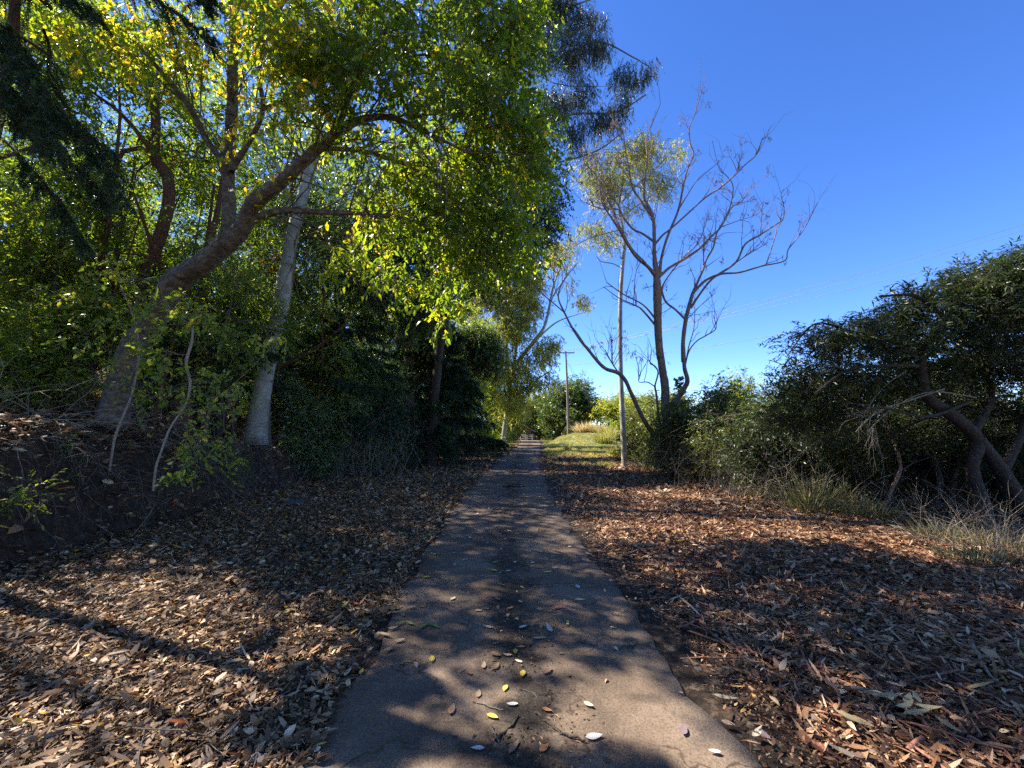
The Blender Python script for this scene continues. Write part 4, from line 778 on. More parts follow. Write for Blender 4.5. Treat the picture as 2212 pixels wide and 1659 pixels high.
# trees and shrubs behind the pole and the mound
BG = [(1165, 72, 7.0, 3.6, 'sunlit shrub behind the brown sign', G_OLIVE), (1140, 84, 10.0, 5.5, 'large shrub closing the end of the road', G_OLIVE), (1205, 60, 8.2, 4.2, 'spreading dark tree left of the utility pole', G_DARK), (1255, 60, 9.0, 3.6, 'spreading dark tree right of the utility pole', G_DARK),
      (1190, 80, 8.0, 5.0, 'olive scrub behind the dark trees by the pole', G_OLIVE), (1300, 62, 6.6, 3.8, 'yellow-green shrub right of the utility pole', G_LIT), (1335, 56, 5.8, 3.4, 'sunlit shrub behind the pole-like trunk', G_LIT), (1370, 50, 5.4, 3.2, 'pale yellowish shrub between the two bare trunks', G_LIT),
      (1405, 44, 5.3, 3.0, 'pale scrubby bush left of the dead tree', G_OLIVE), (1100, 72, 8.0, 4.0, 'shrub left of the brown sign', G_OLIVE), (1240, 78, 7, 4.0, 'far shrub seen under the dark trees', G_OLIVE), (1450, 50, 5.6, 3.6, 'pale bush behind the dead tree', G_OLIVE)]
for q, (px, Y, H, R, lb, lm) in enumerate(BG):
    sc = 1+(Y-20)/24
    shrub('spreading_tree' if 'tree' in lb and 'dark' in lb and 'behind' not in lb else 'background_shrub', lb, px, Y, H, R, 300+q, lm, n=420, group='scrub beyond the mound', cat='tree' if lm is G_DARK else 'shrub', bark=B_DARK, low=.1 if lm is not G_DARK else .35,
          fol=dict(ll=.11*sc, lw=.05*sc, slen=.32*sc, clump=.17*sc, tint=(.55, .25), twig=.006), lobes=10, stemr=.11 if lm is G_DARK else .05)
# right hand hedge
RH = [(1445, 17.5, 2.1, 1.0, 'low shrub at the foot of the dead tree', G_OLIVE, B_TWIG), (1375, 22.0, 2.6, 1.4, 'pale shrub just right of the pole-like trunk', G_OLIVE, B_TWIG), (1465, 15.0, 2.7, 1.5, 'olive shrub wrapped round the dead tree base', G_OLIVE, B_TWIG),
      (1530, 14.5, 3.2, 1.7, 'rounded olive shrub right of the dead tree', G_OLIVE, B_TWIG), (1570, 19.0, 4.3, 2.2, 'bright yellow-green shrub behind the right hedge', G_LIT, B_TWIG), (1620, 21.0, 4.9, 2.3, 'tallest yellow-green shrub crest behind the right hedge', G_LIT, B_TWIG),
      (1600, 12.5, 3.0, 1.7, 'dark olive shrub in the middle of the right hedge', G_OLIVE, B_TWIG), (1670, 11.5, 3.0, 1.7, 'tangled olive shrub beside the big dark tree', G_DARK, B_TWIG), (1750, 12.5, 3.8, 1.9, 'shrub behind the grass clump', G_DARK, B_TWIG),
      (1860, 13.0, 4.0, 2.2, 'shrub behind the dark tree', G_DARK, B_TWIG), (2050, 12.0, 3.6, 2.2, 'shrub behind the dark tree trunks', G_DARK, B_TWIG), (2250, 10.5, 3.4, 2.0, 'shrub at the right edge behind the dark tree', G_DARK, B_TWIG),
      (1700, 9.9, 2.0, 1.1, 'dark low shrub behind the large grass clump', G_BUSH, B_DARK), (1800, 10.0, 2.6, 1.4, 'dark shrub right behind the grass clumps', G_BUSH, B_DARK), (1890, 10.4, 2.9, 1.5, 'dark shrub under the left limbs of the dark tree', G_BUSH, B_DARK), (1975, 9.8, 2.8, 1.5, 'dark shrub left of the forked trunk', G_BUSH, B_DARK), (2060, 9.6, 2.9, 1.6, 'dark shrub behind the forked trunk', G_BUSH, B_DARK), (2150, 9.4, 3.0, 1.6, 'dark shrub right of the forked trunk', G_BUSH, B_DARK), (2250, 9.0, 3.0, 1.6, 'dark shrub at the right frame edge', G_BUSH, B_DARK),
      (1440, 27.0, 3.8, 2.2, 'pale shrub further back behind the dead tree', G_OLIVE, B_TWIG), (1980, 20.0, 4.2, 3.0, 'sunlit bush glimpsed under the dark tree', G_LIT, B_TWIG), (2200, 17.0, 3.6, 3.0, 'sunlit bush far behind the dark tree', G_LIT, B_TWIG), (1780, 20.0, 4.2, 2.8, 'bush behind the right hedge', G_OLIVE, B_TWIG)]
for q, (px, Y, H, R, lb, lm, bk) in enumerate(RH):
    sc = 1+max(0, Y-12)/26
    shrub('hedge_shrub', lb, px, Y, H, R, 400+q, lm, n=460, group='shrubs along the right side of the path', bark=bk, fol=dict(ll=.085*sc, lw=.035*sc, slen=.3*sc, clump=.17*sc, tint=(.45, .25)), lobes=10, low=.05)

# P: large dark tree on the right
PD = 7.6
Pl = [pxpath([(2135, 1150, 44, PD), (2118, 1080, 36, PD), (2100, 1010, 30, PD), (2110, 950, 34, PD), (2060, 900, 34, PD-.1), (2005, 860, 30, PD-.2), (1990, 800, 26, PD-.3), (1995, 760, 22, PD-.4), (2040, 690, 17, PD-.5), (2090, 620, 12, PD-.5), (2150, 560, 8, PD-.6)]),
      pxpath([(2110, 950, 34, PD), (2150, 1000, 34, PD+.1), (2200, 1080, 40, PD+.2), (2240, 1130, 44, PD+.3)]),
      pxpath([(1992, 780, 16, PD-.3), (1930, 740, 12, PD-.5), (1850, 720, 9, PD-.6), (1760, 700, 6, PD-.7), (1700, 770, 3, PD-.6)]), pxpath([(2100, 940, 24, PD), (2140, 860, 20, PD+.5), (2120, 800, 16, PD+.8), (2050, 760, 12, PD+1), (2010, 700, 8, PD+1)]),
      pxpath([(2170, 1010, 26, PD+.2), (2220, 900, 22, PD+.3), (2260, 760, 18, PD+.3), (2280, 620, 12, PD+.2)]), pxpath([(1995, 790, 12, PD-.3), (1910, 790, 10, PD-.6), (1830, 800, 7, PD-.8), (1760, 850, 4, PD-.9)]),
      pxpath([(2040, 690, 12, PD-.5), (1980, 640, 9, PD-.8), (1900, 640, 6, PD-1)]), pxpath([(2090, 870, 10, PD-.1), (2000, 900, 7, PD-.5), (1900, 880, 4, PD-.9), (1830, 900, 3, PD-1)])]
Pl = [(p, r*(.72 if q < 5 else .8)) for q, (p, r) in enumerate(Pl)]
specP = [pe(2160, 610, 7.2, 70, 55, .9), pe(2060, 640, 7.2, 70, 50, .9), pe(1980, 660, 7, 60, 45, .8), pe(2100, 720, 7.4, 110, 70, 1.1), pe(1930, 720, 7.2, 90, 50, .9), pe(1820, 740, 7.2, 80, 45, .8), pe(1745, 760, 7.3, 60, 45, .7), pe(1710, 810, 7.6, 45, 35, .6), pe(1800, 820, 7.4, 100, 40, .9), pe(1950, 800, 7.8, 110, 50, .9),
         pe(2200, 800, 7.8, 90, 60, 1), pe(2230, 680, 7.4, 70, 80, 1), pe(1880, 860, 8, 120, 40, .9), pe(2120, 600, 7, 50, 35, .6), pe(2200, 570, 7, 40, 40, .6), pe(1690, 860, 8, 60, 40, .7), pe(2050, 820, 8.4, 120, 40, .9), pe(2320, 700, 7.4, 120, 130, 1.3, .5), pe(1740, 905, 8.2, 90, 40, .7), pe(2320, 600, 6.6, 120, 90, 1.2, .5), pe(2000, 930, 8.6, 130, 45, .8), pe(2180, 900, 8.6, 90, 60, .8), pe(1850, 960, 8.8, 110, 45, .8), pe(2130, 980, 9, 110, 50, .7)]
tree('dark_spreading_tree', 'large low tree, shade painted into its dark leaves, with crooked forking trunk filling the right edge', 'tree', (Pl[0][0][0]), Pl, ell(np.random.default_rng(51), specP, 2200, 1.15), G_BUSH, B_DARK, seed=52, rtip=.0035, sides=10, rough=.06, attach=(0, 2, 3, 4, 5, 6, 7),
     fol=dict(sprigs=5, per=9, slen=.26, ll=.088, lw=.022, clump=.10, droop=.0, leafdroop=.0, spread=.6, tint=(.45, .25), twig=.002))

# ------------------------------------------------------------------ leaf litter
rl = np.random.default_rng(7)
def litter(name, label, region, n, lm, long_share, seed, sizes=(.045, .09), ylim=(1.2, 42)):
    rng = np.random.default_rng(seed); mb = MB(); x0, x1 = region
    # even cover per square metre near the camera, thinning and coarsening with distance
    yb = [(ylim[0], 5, 1.0, 1.0), (5, 9, .8, 1.1), (9, 15, .45, 1.45), (15, 25, .22, 2.1), (25, ylim[1], .08, 3.0)]
    wts = np.array([(b-a)*d for a, b, d, _ in yb]); cnt = (n*wts/wts.sum()).astype(int)
    for (a, b, dn, sc), c in zip(yb, cnt):
        y = rng.uniform(a, b, c); x = rng.uniform(0, 1, c)
        xa = np.array([x0(v) for v in y]) if callable(x0) else x0; xb = np.array([x1(v) for v in y]) if callable(x1) else x1
        x = xa+(xb-xa)*x
        thin = vnoise(x, y, .9, 21)*.6+vnoise(x, y, 3.1, 22)*.4
        edge = np.minimum(np.abs(x-xa), np.abs(x-xb)); wob = .22*(vnoise(y, y*0+3, 1.7, 77)-.2)+.12*(vnoise(y, y*0, 6.0, 78)-.3); keep = (rng.random(c) < smooth(.12, .32, thin+np.clip(edge, 0, .6)*.5)) & ((edge > wob) | (rng.random(c) < .12)); x, y = x[keep], y[keep]; c = len(x)
        z = np.maximum(ground_h(x, y) + rng.uniform(.0, .035, c) + .012, np.where(np.abs(x-road_c(y)) < 1.26, .042, -9))
        th = rng.uniform(0, 2*math.pi, c) 
        d = np.stack([np.cos(th), np.sin(th), rng.normal(0, .22, c)], 1); nv = nrm(np.array([0, 0, 1.])+rng.normal(0, .55, (c, 3)))
        L = rng.uniform(*sizes, c)*sc*np.minimum(rng.lognormal(-.05, .3, c), 1.45); Wd = L*rng.uniform(.22, .55, c)
        lg = rng.random(c) < long_share; L[lg] *= 1.7; Wd[lg] = L[lg]*rng.uniform(.1, .17, lg.sum())
        tint = np.clip(rng.beta(1.3, 1.9, c)*.98 + .18*(vnoise(x, y, .8, 25)-.5), 0, .93); sp = rng.random(c); tint[sp > .955] = rng.uniform(.93, 1, (sp > .955).sum())
        leaves(mb, np.stack([x, y, z], 1), d, nv, L, Wd, tint, rng.normal(0, .28, c), 6)
    o = mb.build(name, [lm], None, smooth_=False); return tag(o, label, 'leaf litter', None, 'stuff')
litter('leaf_litter', 'deep brown and tan leaf litter between the bank and the path', (lambda v: float(bank_x(v))-.15, lambda v: float(road_c(v))-1.02), 150000, LITTER_L, .18, 1, sizes=(.028, .075))
litter('leaf_litter', 'reddish leaf and bark litter right of the path', (lambda v: float(road_c(v))+1.42, lambda v: 7.4+.02*v), 160000, LITTER_R, .45, 2, sizes=(.028, .078), ylim=(1.2, 26))
litter('slope_litter', 'sparse fallen leaves on the wooded slope and bank', (lambda v: -24.0+.1*v, lambda v: float(bank_x(v))-.1), 42000, LITTER_L, .1, 3, sizes=(.07, .13), ylim=(2.5, 34))
litter('bank_litter', 'thick fallen leaves along the top of the cut bank', (lambda v: float(bank_x(v))-5.5, lambda v: float(bank_x(v))-.6), 36000, LITTER_L, .2, 5, sizes=(.035, .10), ylim=(2.5, 26))
litter('bank_litter', 'few leaves caught on the dark face of the cut bank', (lambda v: float(bank_x(v))-.9, lambda v: float(bank_x(v))+.05), 3600, LITTER_L, .2, 6, sizes=(.03, .09), ylim=(2.5, 26))
# thin scatter of crumbs along the right road edge
litter('edge_crumbs', 'fine leaf crumbs on the dark soil at the right road edge', (lambda v: float(road_c(v))+1.1, lambda v: float(road_c(v))+1.6), 4200, LITTER_R, .3, 8, sizes=(.015, .05), ylim=(1.3, 26))
# crumbs along the crown of the road
def crumbs(seed=9):
    rng = np.random.default_rng(seed); mb = MB(); n = 9000; y = rng.uniform(1.5, 26, n)**1.0; u = rng.normal(0, .15, n); x = road_c(y)+.06+u
    k = vnoise(x, y, 2.2, 31)+rng.normal(0, .06, n) > .55; x, y = x[k], y[k]; c = len(x); th = rng.uniform(0, 6.28, c)
    L = rng.uniform(.008, .035, c)*(1+y/14)
    leaves(mb, np.stack([x, y, np.full(c, .037)], 1), np.stack([np.cos(th), np.sin(th), rng.normal(0, .1, c)], 1), nrm(np.array([0, 0, 1.])+rng.normal(0, .4, (c, 3))), L, L*rng.uniform(.1, .5, c), np.clip(rng.beta(1.3, 3, c), 0, .9), .2, 4)
    tag(mb.build('road_debris', [LITTER_L], None, False), 'crumbled dark debris along the middle of the path', 'debris', None, 'stuff')
crumbs()
def fine(name, label, x0, x1, n, seed, lm):
    rng = np.random.default_rng(seed); mb = MB(); y = 1.2+6.5*rng.random(n)**1.3; f = rng.random(n); xa = np.array([x0(v) for v in y]); xb = np.array([x1(v) for v in y]); x = xa+(xb-xa)*f
    th = rng.uniform(0, 6.28, n); L = rng.uniform(.006, .028, n); tint = np.clip(rng.beta(1.2, 2.2, n), 0, .92)
    leaves(mb, np.stack([x, y, np.maximum(ground_h(x, y)+rng.uniform(.01, .05, n), np.where(np.abs(x-road_c(y)) < 1.26, .04, -9))], 1), np.stack([np.cos(th), np.sin(th), rng.normal(0, .3, n)], 1), nrm(np.array([0, 0, 1.])+rng.normal(0, .6, (n, 3))), L, L*rng.uniform(.15, .7, n), tint, .2, 4)
    tag(mb.build(name, [lm], None, False), label, 'leaf crumbs', None, 'stuff')
fine('leaf_crumbs', 'fine broken leaf crumbs between the left litter leaves', lambda v: float(bank_x(v)), lambda v: float(road_c(v))-1.08, 70000, 17, LITTER_L)
fine('leaf_crumbs', 'fine broken leaf crumbs between the right litter leaves', lambda v: float(road_c(v))+1.25, lambda v: 7.0, 80000, 18, LITTER_R)
# twigs and bark strips lying in the litter
def strips(name, label, x0, x1, n, seed, m, ln=(.15, .6), w=(.004, .012), ymax=16):
    rng = np.random.default_rng(seed); mb = MB(); y = 1.3+(ymax-1.3)*rng.random(n)**1.4; f = rng.random(n)
    xa = np.array([x0(v) for v in y]); xb = np.array([x1(v) for v in y]); x = xa+(xb-xa)*f
    th = rng.uniform(0, 6.28, n); d = np.stack([np.cos(th), np.sin(th), np.zeros(n)], 1); L = rng.uniform(*ln, n)
    p = np.stack([x, y, ground_h(x, y)+.035], 1); r = rng.uniform(*w, n)*.5
    for k in range(4):
        q = p+d*(L/4)[:, None]; q[:, 2] = ground_h(q[:, 0], q[:, 1])+.03+rng.uniform(0, .025, n); prisms(mb, p, q, r, r*.9, 4, .5); p = q; d = nrm(d+rng.normal(0, .13, (n, 3))*[1, 1, 0])
    tag(mb.build(name, [m], None), label, 'twigs', None, 'stuff')
strips('litter_twigs', 'countless thin twigs lying in the left litter', lambda v: float(bank_x(v)), lambda v: float(road_c(v))-1.25, 520, 11, B_TWIG)
BARKSTRIP = bark_mat('bark_strip', [(.12, .045, .03), (.28, .12, .075), (.42, .24, .16)], (6, 6, 6), .3)
strips('bark_shreds', 'countless reddish bark shreds lying in the right litter', lambda v: float(road_c(v))+1.5, lambda v: 7.0, 800, 12, BARKSTRIP, (.15, .7), (.006, .022))

# ------------------------------------------------------------------ grass
def grass_field(name, label, fn, n, seed, hgt, wd, tint, lm=G_GRASS):
    rng = np.random.default_rng(seed); x, y = fn(rng, n); mb = MB(); c = len(x)
    b = np.stack([x, y, ground_h(x, y)-.01], 1); d = nrm(np.stack([rng.normal(0, .4, c), rng.normal(0, .4, c), np.ones(c)], 1))
    blades(mb, b, d, hgt*rng.uniform(.5, 1.3, c), wd, .3, np.clip(rng.normal(tint, .22, c)+.4*(vnoise(x, y, .6, 8)-.5), 0, 1), 0, None, rng)
    return tag(mb.build(name, [lm], None, False), label, 'grass', None, 'stuff')
def f_verge(rng, n):
    y = 11+44*rng.random(n)**.8; x0 = road_c(y)+np.interp(y, [11, 45], [1.35, 1.6]); x = x0+(np.interp(y, [11, 20, 50], [1.6, 4.0, 11])*rng.random(n))
    k = (vnoise(x, y, .5, 41)*.6+vnoise(x, y, 1.7, 42)*.4) > np.interp(y, [11, 16, 24, 30], [.66, .52, .36, .2]); return x[k], y[k]
grass_field('verge_grass', 'short sparse grass on the right verge and sunlit mound', f_verge, 60000, 13, .10, .018, .45)
def f_rough(rng, n):
    y = 18+40*rng.random(n); x = road_c(y)+1.5+np.interp(y, [18, 50], [2.6, 9])*rng.random(n); k = (vnoise(x, y, .7, 51)*.5+vnoise(x, y, 2.4, 52)*.5) > .60; return x[k], y[k]
grass_field('rough_grass', 'patchy taller straw grass on the right verge and around the mound', f_rough, 60000, 16, .26, .02, .75)
def f_left(rng, n):
    y = rng.uniform(24, 60, n); x = road_c(y)-1.5-rng.random(n)*1.8; return x, y
grass_field('verge_grass', 'sparse grass on the far left edge of the road', f_left, 6000, 14, .12, .02, .6)
def grass_clump(name, label, c, n, h, spread, seed, lm=G_STRAW, tint=.6, w=.012, droop=.45, group=None, lean=.45):
    rng = np.random.default_rng(seed); mb = MB(); c = np.array(c, float)
    a = rng.uniform(0, 6.28, n); r = spread*np.sqrt(rng.random(n))*.5
    b = c+np.stack([r*np.cos(a), r*np.sin(a), np.zeros(n)], 1); b[:, 2] = ground_h(b[:, 0], b[:, 1])-.02
    d = np.stack([np.cos(a)*lean*r/spread*2+rng.normal(0, .2, n), np.sin(a)*lean*r/spread*2+rng.normal(0, .2, n), np.ones(n)], 1)
    t = empty(name, c, label, 'grass clump', group)
    blades(mb, b, d, h*rng.uniform(.5, 1.15, n), w*rng.uniform(.6, 1.3, n), droop*rng.uniform(.3, 1.6, n), np.clip(rng.normal(tint, .25, n), 0, 1), 0, None, rng)
    mb.build('blades', [lm], t, False); return t
gi = 0
for px, Y, n, h, sp_, lm, tn, w, lb in [
    (1258, 49.5, 700, 1.7, 1.6, G_STRAW, .8, .04, 'tall dry straw coloured grass clump on top of the mound'), (1290, 48.5, 600, 1.5, 1.6, G_STRAW, .75, .04, 'dry grass clump right of the mound top'),
    (1320, 46, 700, 1.7, 1.8, G_GRASS, .75, .04, 'yellow-green tall grass left of the pole-like trunk'), (1305, 43, 500, 1.6, 1.6, G_GRASS, .6, .035, 'green tall grass in front of the dry grass'),
    (1365, 30, 600, 1.3, 1.3, G_STRAW, .6, .025, 'pale grass behind the pole-like trunk'), (1335, 28, 500, 1.0, 1.3, G_GRASS, .7, .02, 'grass clump left of the pole-like trunk base'),
    (1750, 8.7, 300, 1.15, .8, G_STRAW, .22, .016, 'large grass clump in front of the right hedge'), (1785, 8.9, 180, .9, .6, G_STRAW, .15, .016, 'grass clump behind the large one by the hedge'), (1850, 8.2, 160, .7, .5, G_STRAW, .35, .014, 'sparse grass clump right of the large one'),
    (1650, 10.2, 120, .75, .5, G_STRAW, .3, .012, 'thin dry grass clump left of the large one'), (1900, 7.9, 160, .55, .5, G_STRAW, .2, .014, 'low dark grass clump before the dark tree'),
    (2120, 6.2, 170, .5, 1.0, G_STRAW, .6, .010, 'bright dry grass heap below the dark tree'), (2190, 5.7, 150, .45, 1.0, G_STRAW, .7, .010, 'bright dry grass heap at the right edge'), (2040, 6.5, 260, .45, .7, G_STRAW, .3, .012, 'dark grass clump beside the bright dry heap'), (2100, 5.5, 220, .35, .6, G_STRAW, .15, .012, 'dark low grass clump in front of the bright heap'),
    (1400, 17.0, 160, .5, .7, G_STRAW, .5, .014, 'dry grass at the foot of the dead tree shrubs'), (1225, 33, 160, 1.0, .5, G_GRASS, .7, .02, 'lone pale weed clump on the verge before the mound')]:
    gi += 1; grass_clump('grass_clump', lb, base_at(px, Y), n, h, sp_, 500+gi, lm, tn, w, group='grass clumps')

# ------------------------------------------------------------------ dry brush, hanging roots, bare twiggy bushes
def brush(name, label, cat, c, n, L, r, seed, spread=(.5, .5, .1), dirb=(0, 0, 1), dspread=.5, droop=.3, m=None, group=None, wig=.16, kids=3, ground=True):
    rng = np.random.default_rng(seed); mb = MB(); c = np.array(c, float); b = c+rng.normal(0, 1, (n, 3))*spread
    if ground: b[:, 2] = ground_h(b[:, 0], b[:, 1])-.03+abs(rng.normal(0, 1, n))*spread[2]
    t = empty(name, c, label, cat, group)
    stems(mb, rng, b, np.array(dirb)+rng.normal(0, dspread, (n, 3)), L*rng.uniform(.5, 1.2, n), r*rng.uniform(.5, 1.3, n), droop, wig, 7, .5, 0, kids)
    mb.build('stems', [m or B_DRY], t); return t
BR = [(P(760, 985, 15), 70, 2.2, .008, (1.0, .4, .1), (.1, -.2, 1), 'tall tangle of pale dead stems before the hedge', B_DRY), (P(900, 975, 20), 60, 2.4, .010, (1.2, .5, .1), (0, -.2, 1), 'bare stems leaning out of the hedge by the conifer', B_TWIG), (P(350, 860, 9), 60, 2.2, .007, (1.0, .5, .1), (.2, 0, 1), 'upright bare twigs behind the leaning trunk base', B_TWIG), (base_at(2080, 8.6), 70, 1.8, .009, (1.1, .4, .1), (-.2, -.1, .9), 'dark tangled stems round the forked trunk', B_DARK),
      (base_at(2130, 6.3), 90, .75, .005, (.55, .25, .05), (-.3, -.1, .8), 'bright heap of curving dry stems below the dark tree', B_DRY), (base_at(2200, 5.8), 80, .7, .005, (.5, .25, .05), (-.3, -.1, .7), 'bright heap of curving dry stems at the right edge', B_DRY),
      (base_at(1960, 8.3), 60, .9, .006, (.7, .25, .05), (-.2, -.2, .5), 'dry curving stems at the foot of the dark tree', B_DRY), (base_at(1620, 9.9), 50, .8, .006, (.6, .25, .05), (.2, -.2, .5), 'dry sticks leaning out of the middle of the hedge', B_DRY),
      (P(600, 985, 11.5), 70, 1.0, .006, (.5, .4, .1), (.2, -.3, .4), 'tangle of thin bare twigs on the bank lip under the white trunk', B_TWIG),
      (P(500, 960, 9), 50, .9, .006, (.5, .3, .1), (.2, -.2, .6), 'bare twigs on the bank between the two big trunks', B_TWIG), (P(700, 1000, 14), 60, 1.1, .007, (.8, .5, .1), (0, 0, .8), 'bare twiggy bush where the bank runs out', B_TWIG),
      (P(800, 960, 16), 60, 1.6, .008, (.9, .5, .1), (0, 0, 1), 'bare grey twiggy bush before the understorey', B_TWIG),
      (P(80, 900, 6.8), 40, 1.4, .008, (.7, .5, .1), (.4, -.1, .4), 'long bare twigs arching over the left edge of the bank', B_DRY), (P(200, 870, 8), 40, 1.3, .008, (.6, .5, .1), (.3, 0, .6), 'bare twigs left of the leaning trunk base', B_TWIG),
      (base_at(1480, 13.5), 90, 1.5, .009, (.8, .5, .1), (0, 0, 1), 'grey bare twigs inside the shrub at the dead tree', B_TWIG), (base_at(1600, 11.0), 90, 1.5, .009, (.8, .5, .1), (0, 0, 1), 'dark bare twigs at the front of the right hedge', B_DARK),
      (base_at(1700, 9.6), 80, 1.4, .009, (.7, .5, .1), (-.2, -.2, .8), 'curving dry twigs before the big dark tree', B_DRY), (base_at(1880, 8.8), 70, 1.2, .009, (.9, .4, .1), (0, 0, .8), 'bare dark stems under the big dark tree', B_DARK),
      (base_at(1425, 15.5), 40, 1.2, .009, (.6, .4, .1), (0, 0, .9), 'bare twigs right of the pole-like trunk', B_TWIG)]
for q, (c, n, L, r, sp_, db, lb, m) in enumerate(BR): brush('bare_brush', lb, 'brush', c, n, L, r, 600+q, sp_, db, m=m, group='bare twiggy brush')
# roots and dead stems hanging down the bank face
for q, (yy_, lb) in enumerate([(6.0, 'roots hanging down the bank at the left'), (8.2, 'roots hanging from the bank below the leaning trunk'), (10.2, 'tangled roots on the bank under the sapling'), (12.4, 'tangled roots on the bank below the white trunk'), (14.6, 'roots on the low end of the bank')]):
    rng = np.random.default_rng(700+q); mb = MB(); n = 46; y = yy_+rng.normal(0, .7, n); x = bank_x(y)-rng.uniform(.35, .95, n); b = np.stack([x, y, ground_h(x, y)+.03], 1)
    t = empty('hanging_roots', b[0], lb, 'roots', 'roots on the bank'); stems(mb, rng, b, np.stack([rng.uniform(.6, 1.2, n), rng.normal(0, .5, n), rng.normal(-.1, .5, n)], 1), rng.uniform(.5, 1.3, n), rng.uniform(.003, .008, n), 1.0, .22, 8, .5, 0, 3)
    mb.build('roots', [B_TWIG], t)
# pale dead twigs hanging out of the dark tree
def hanging(name, label, segs, seed, m=B_DRY):
    rng = np.random.default_rng(seed); mb = MB(); base = None
    t = empty(name, P(*segs[0][0][:2], segs[0][0][3]), label, 'branch')
    for s in segs:
        p, r = pxpath(s); p, r = resample(p, r*.4, 5); tube(mb, p+np.cumsum(rng.normal(0, .008, p.shape), 0), r, 5)
        i = rng.integers(len(p)//2, len(p), 9); stems(mb, rng, p[i], nrm(np.gradient(p, axis=0))[i]+rng.normal(0, .4, (9, 3)), rng.uniform(.2, .5, 9), .004, .5, .18, 5, .5, 0, 3)
    mb.build('twigs', [m], t); return t
hanging('dead_branch', 'pale dead branch with curling twigs hanging in front of the big dark tree', [[(2040, 840, 8, 7), (1980, 860, 7, 6.9), (1920, 880, 6, 6.8), (1880, 900, 5, 6.8), (1850, 930, 4, 6.8)], [(1960, 800, 6, 7), (1900, 850, 5, 6.9), (1870, 890, 4, 6.9), (1840, 900, 3, 6.9)], [(2110, 860, 7, 7), (2000, 850, 5, 6.8), (1900, 905, 4, 6.8), (1880, 950, 3, 6.8)], [(1950, 740, 5, 7), (1880, 730, 4, 6.9), (1800, 750, 3, 6.9)]], 71)
hanging('dead_branch', 'second dead branch sweeping down towards the large grass clump', [[(1900, 780, 5, 8.4), (1860, 870, 4, 8.3), (1800, 930, 4, 8.3), (1730, 980, 4, 8.3), (1700, 1010, 3, 8.3)], [(1640, 830, 6, 9), (1690, 890, 6, 9), (1740, 960, 5, 9), (1790, 1010, 5, 9), (1830, 1050, 4, 9)], [(1880, 1040, 6, 8.4), (1940, 1080, 5, 8.4), (1990, 1120, 5, 8.2), (2010, 1150, 4, 8.2)]], 72)
for q, (a, lb) in enumerate([([(1900, 1120, 9, 8.2), (1925, 1060, 8, 8.2), (1945, 1010, 7, 8.3), (1930, 950, 6, 8.4), (1900, 880, 5, 8.4)], 'thin crooked stem left of the dark tree trunks'), ([(2020, 1090, 16, 8.6), (2030, 1040, 13, 8.6), (2015, 980, 11, 8.7), (2030, 900, 9, 8.8), (2060, 820, 6, 8.8)], 'twin dark stem behind the dark tree'),
                             ([(2050, 1095, 14, 8.8), (2062, 1020, 12, 8.8), (2080, 960, 10, 8.8), (2075, 880, 7, 8.8)], 'dark stem just left of the forked trunk')]):
    tt_ = empty('thin_trunk', P(*a[0][:2], a[0][3]), lb, 'tree', 'thin stems beneath the dark tree'); mb = MB(); tube(mb, *resample(*pxpath(a), 5), 8, .05, rl); mb.build('trunk', [B_DARK if q else B_BROWN], tt_)

# fallen sticks, drawn on the ground from their places
def stick(name, label, pts, r, m, cat='stick', group=None, zup=.04, flat=False):
    w = []
    for (x, y) in pts:
        p = on_ground(x, y, zup); p[2] = gz(p[0], p[1])+zup; w.append(p)
    w = np.array(w); rr = np.linspace(r, r*.6, len(w)); mb = MB(); w2, r2 = resample(w, rr, 4); w2 = w2+rl.normal(0, .004, w2.shape)
    tube(mb, w2, r2, 7, .08, rl); o = mb.build(name, [m], None); return tag(o, label, cat, group)
def c3(x, y): return (.36*x, 1194.5+.36*y)
def c6(x, y): return (1415.7+.36*x, 1238.7+.36*y)
def cr(x, y): return (708+.44*x, 1327+.44*y)
def cq(x, y): return (796+.24*x, 1017.5+.24*y)
SG = 'fallen sticks and bark'
stick('fallen_stick', 'thick grey stick in the sunlit left litter near the frame edge', [c3(145, 515), c3(230, 450), c3(300, 400), c3(405, 352)], .022, B_DRY, group=SG)
stick('fallen_stick', 'dark stick pointing at the path across the left litter', [c3(1250, 900), c3(1300, 830), c3(1340, 780), c3(1362, 715)], .014, B_DARK, group=SG)
stick('fallen_stick', 'slender dark stick in the middle of the left litter', [c3(1060, 430), c3(1130, 370), c3(1180, 330), c3(1232, 288)], .013, B_DARK, group=SG)
stick('fallen_stick', 'straight grey twig above the slender dark stick', [c3(1140, 290), c3(1190, 250), c3(1245, 214)], .007, B_DRY, group=SG)
stick('fallen_stick', 'long thin twig crossing the upper left litter', [c3(560, 430), c3(800, 330), c3(1000, 250)], .006, B_DRY, group=SG)
stick('fallen_stick', 'long curved twig at the lower left of the litter', [c3(190, 700), c3(260, 610), c3(340, 540)], .005, B_TWIG, group=SG)
stick('fallen_stick', 'dark curved twig on the path ending at a grey leaf', [cr(1018, 484), cr(1060, 512), cr(1130, 572), cr(1190, 600), cr(1262, 622)], .008, B_DARK, group=SG)
stick('fallen_stick', 'dark twig slanting over the debris on the path', [cr(828, 622), cr(880, 560), cr(945, 500)], .007, B_DARK, group=SG)
stick('fallen_stick', 'short twig meeting the slanting twig on the path', [cr(805, 555), cr(822, 590), cr(832, 626)], .006, B_TWIG, group=SG)
stick('fallen_stick', 'small dark twig on the left half of the path', [cr(345, 256), cr(390, 238), cr(432, 224)], .005, B_DARK, group=SG)
stick('fallen_stick', 'hair thin twig arching on the path', [cr(940, 365), cr(985, 375), cr(1035, 405)], .003, B_TWIG, group=SG)
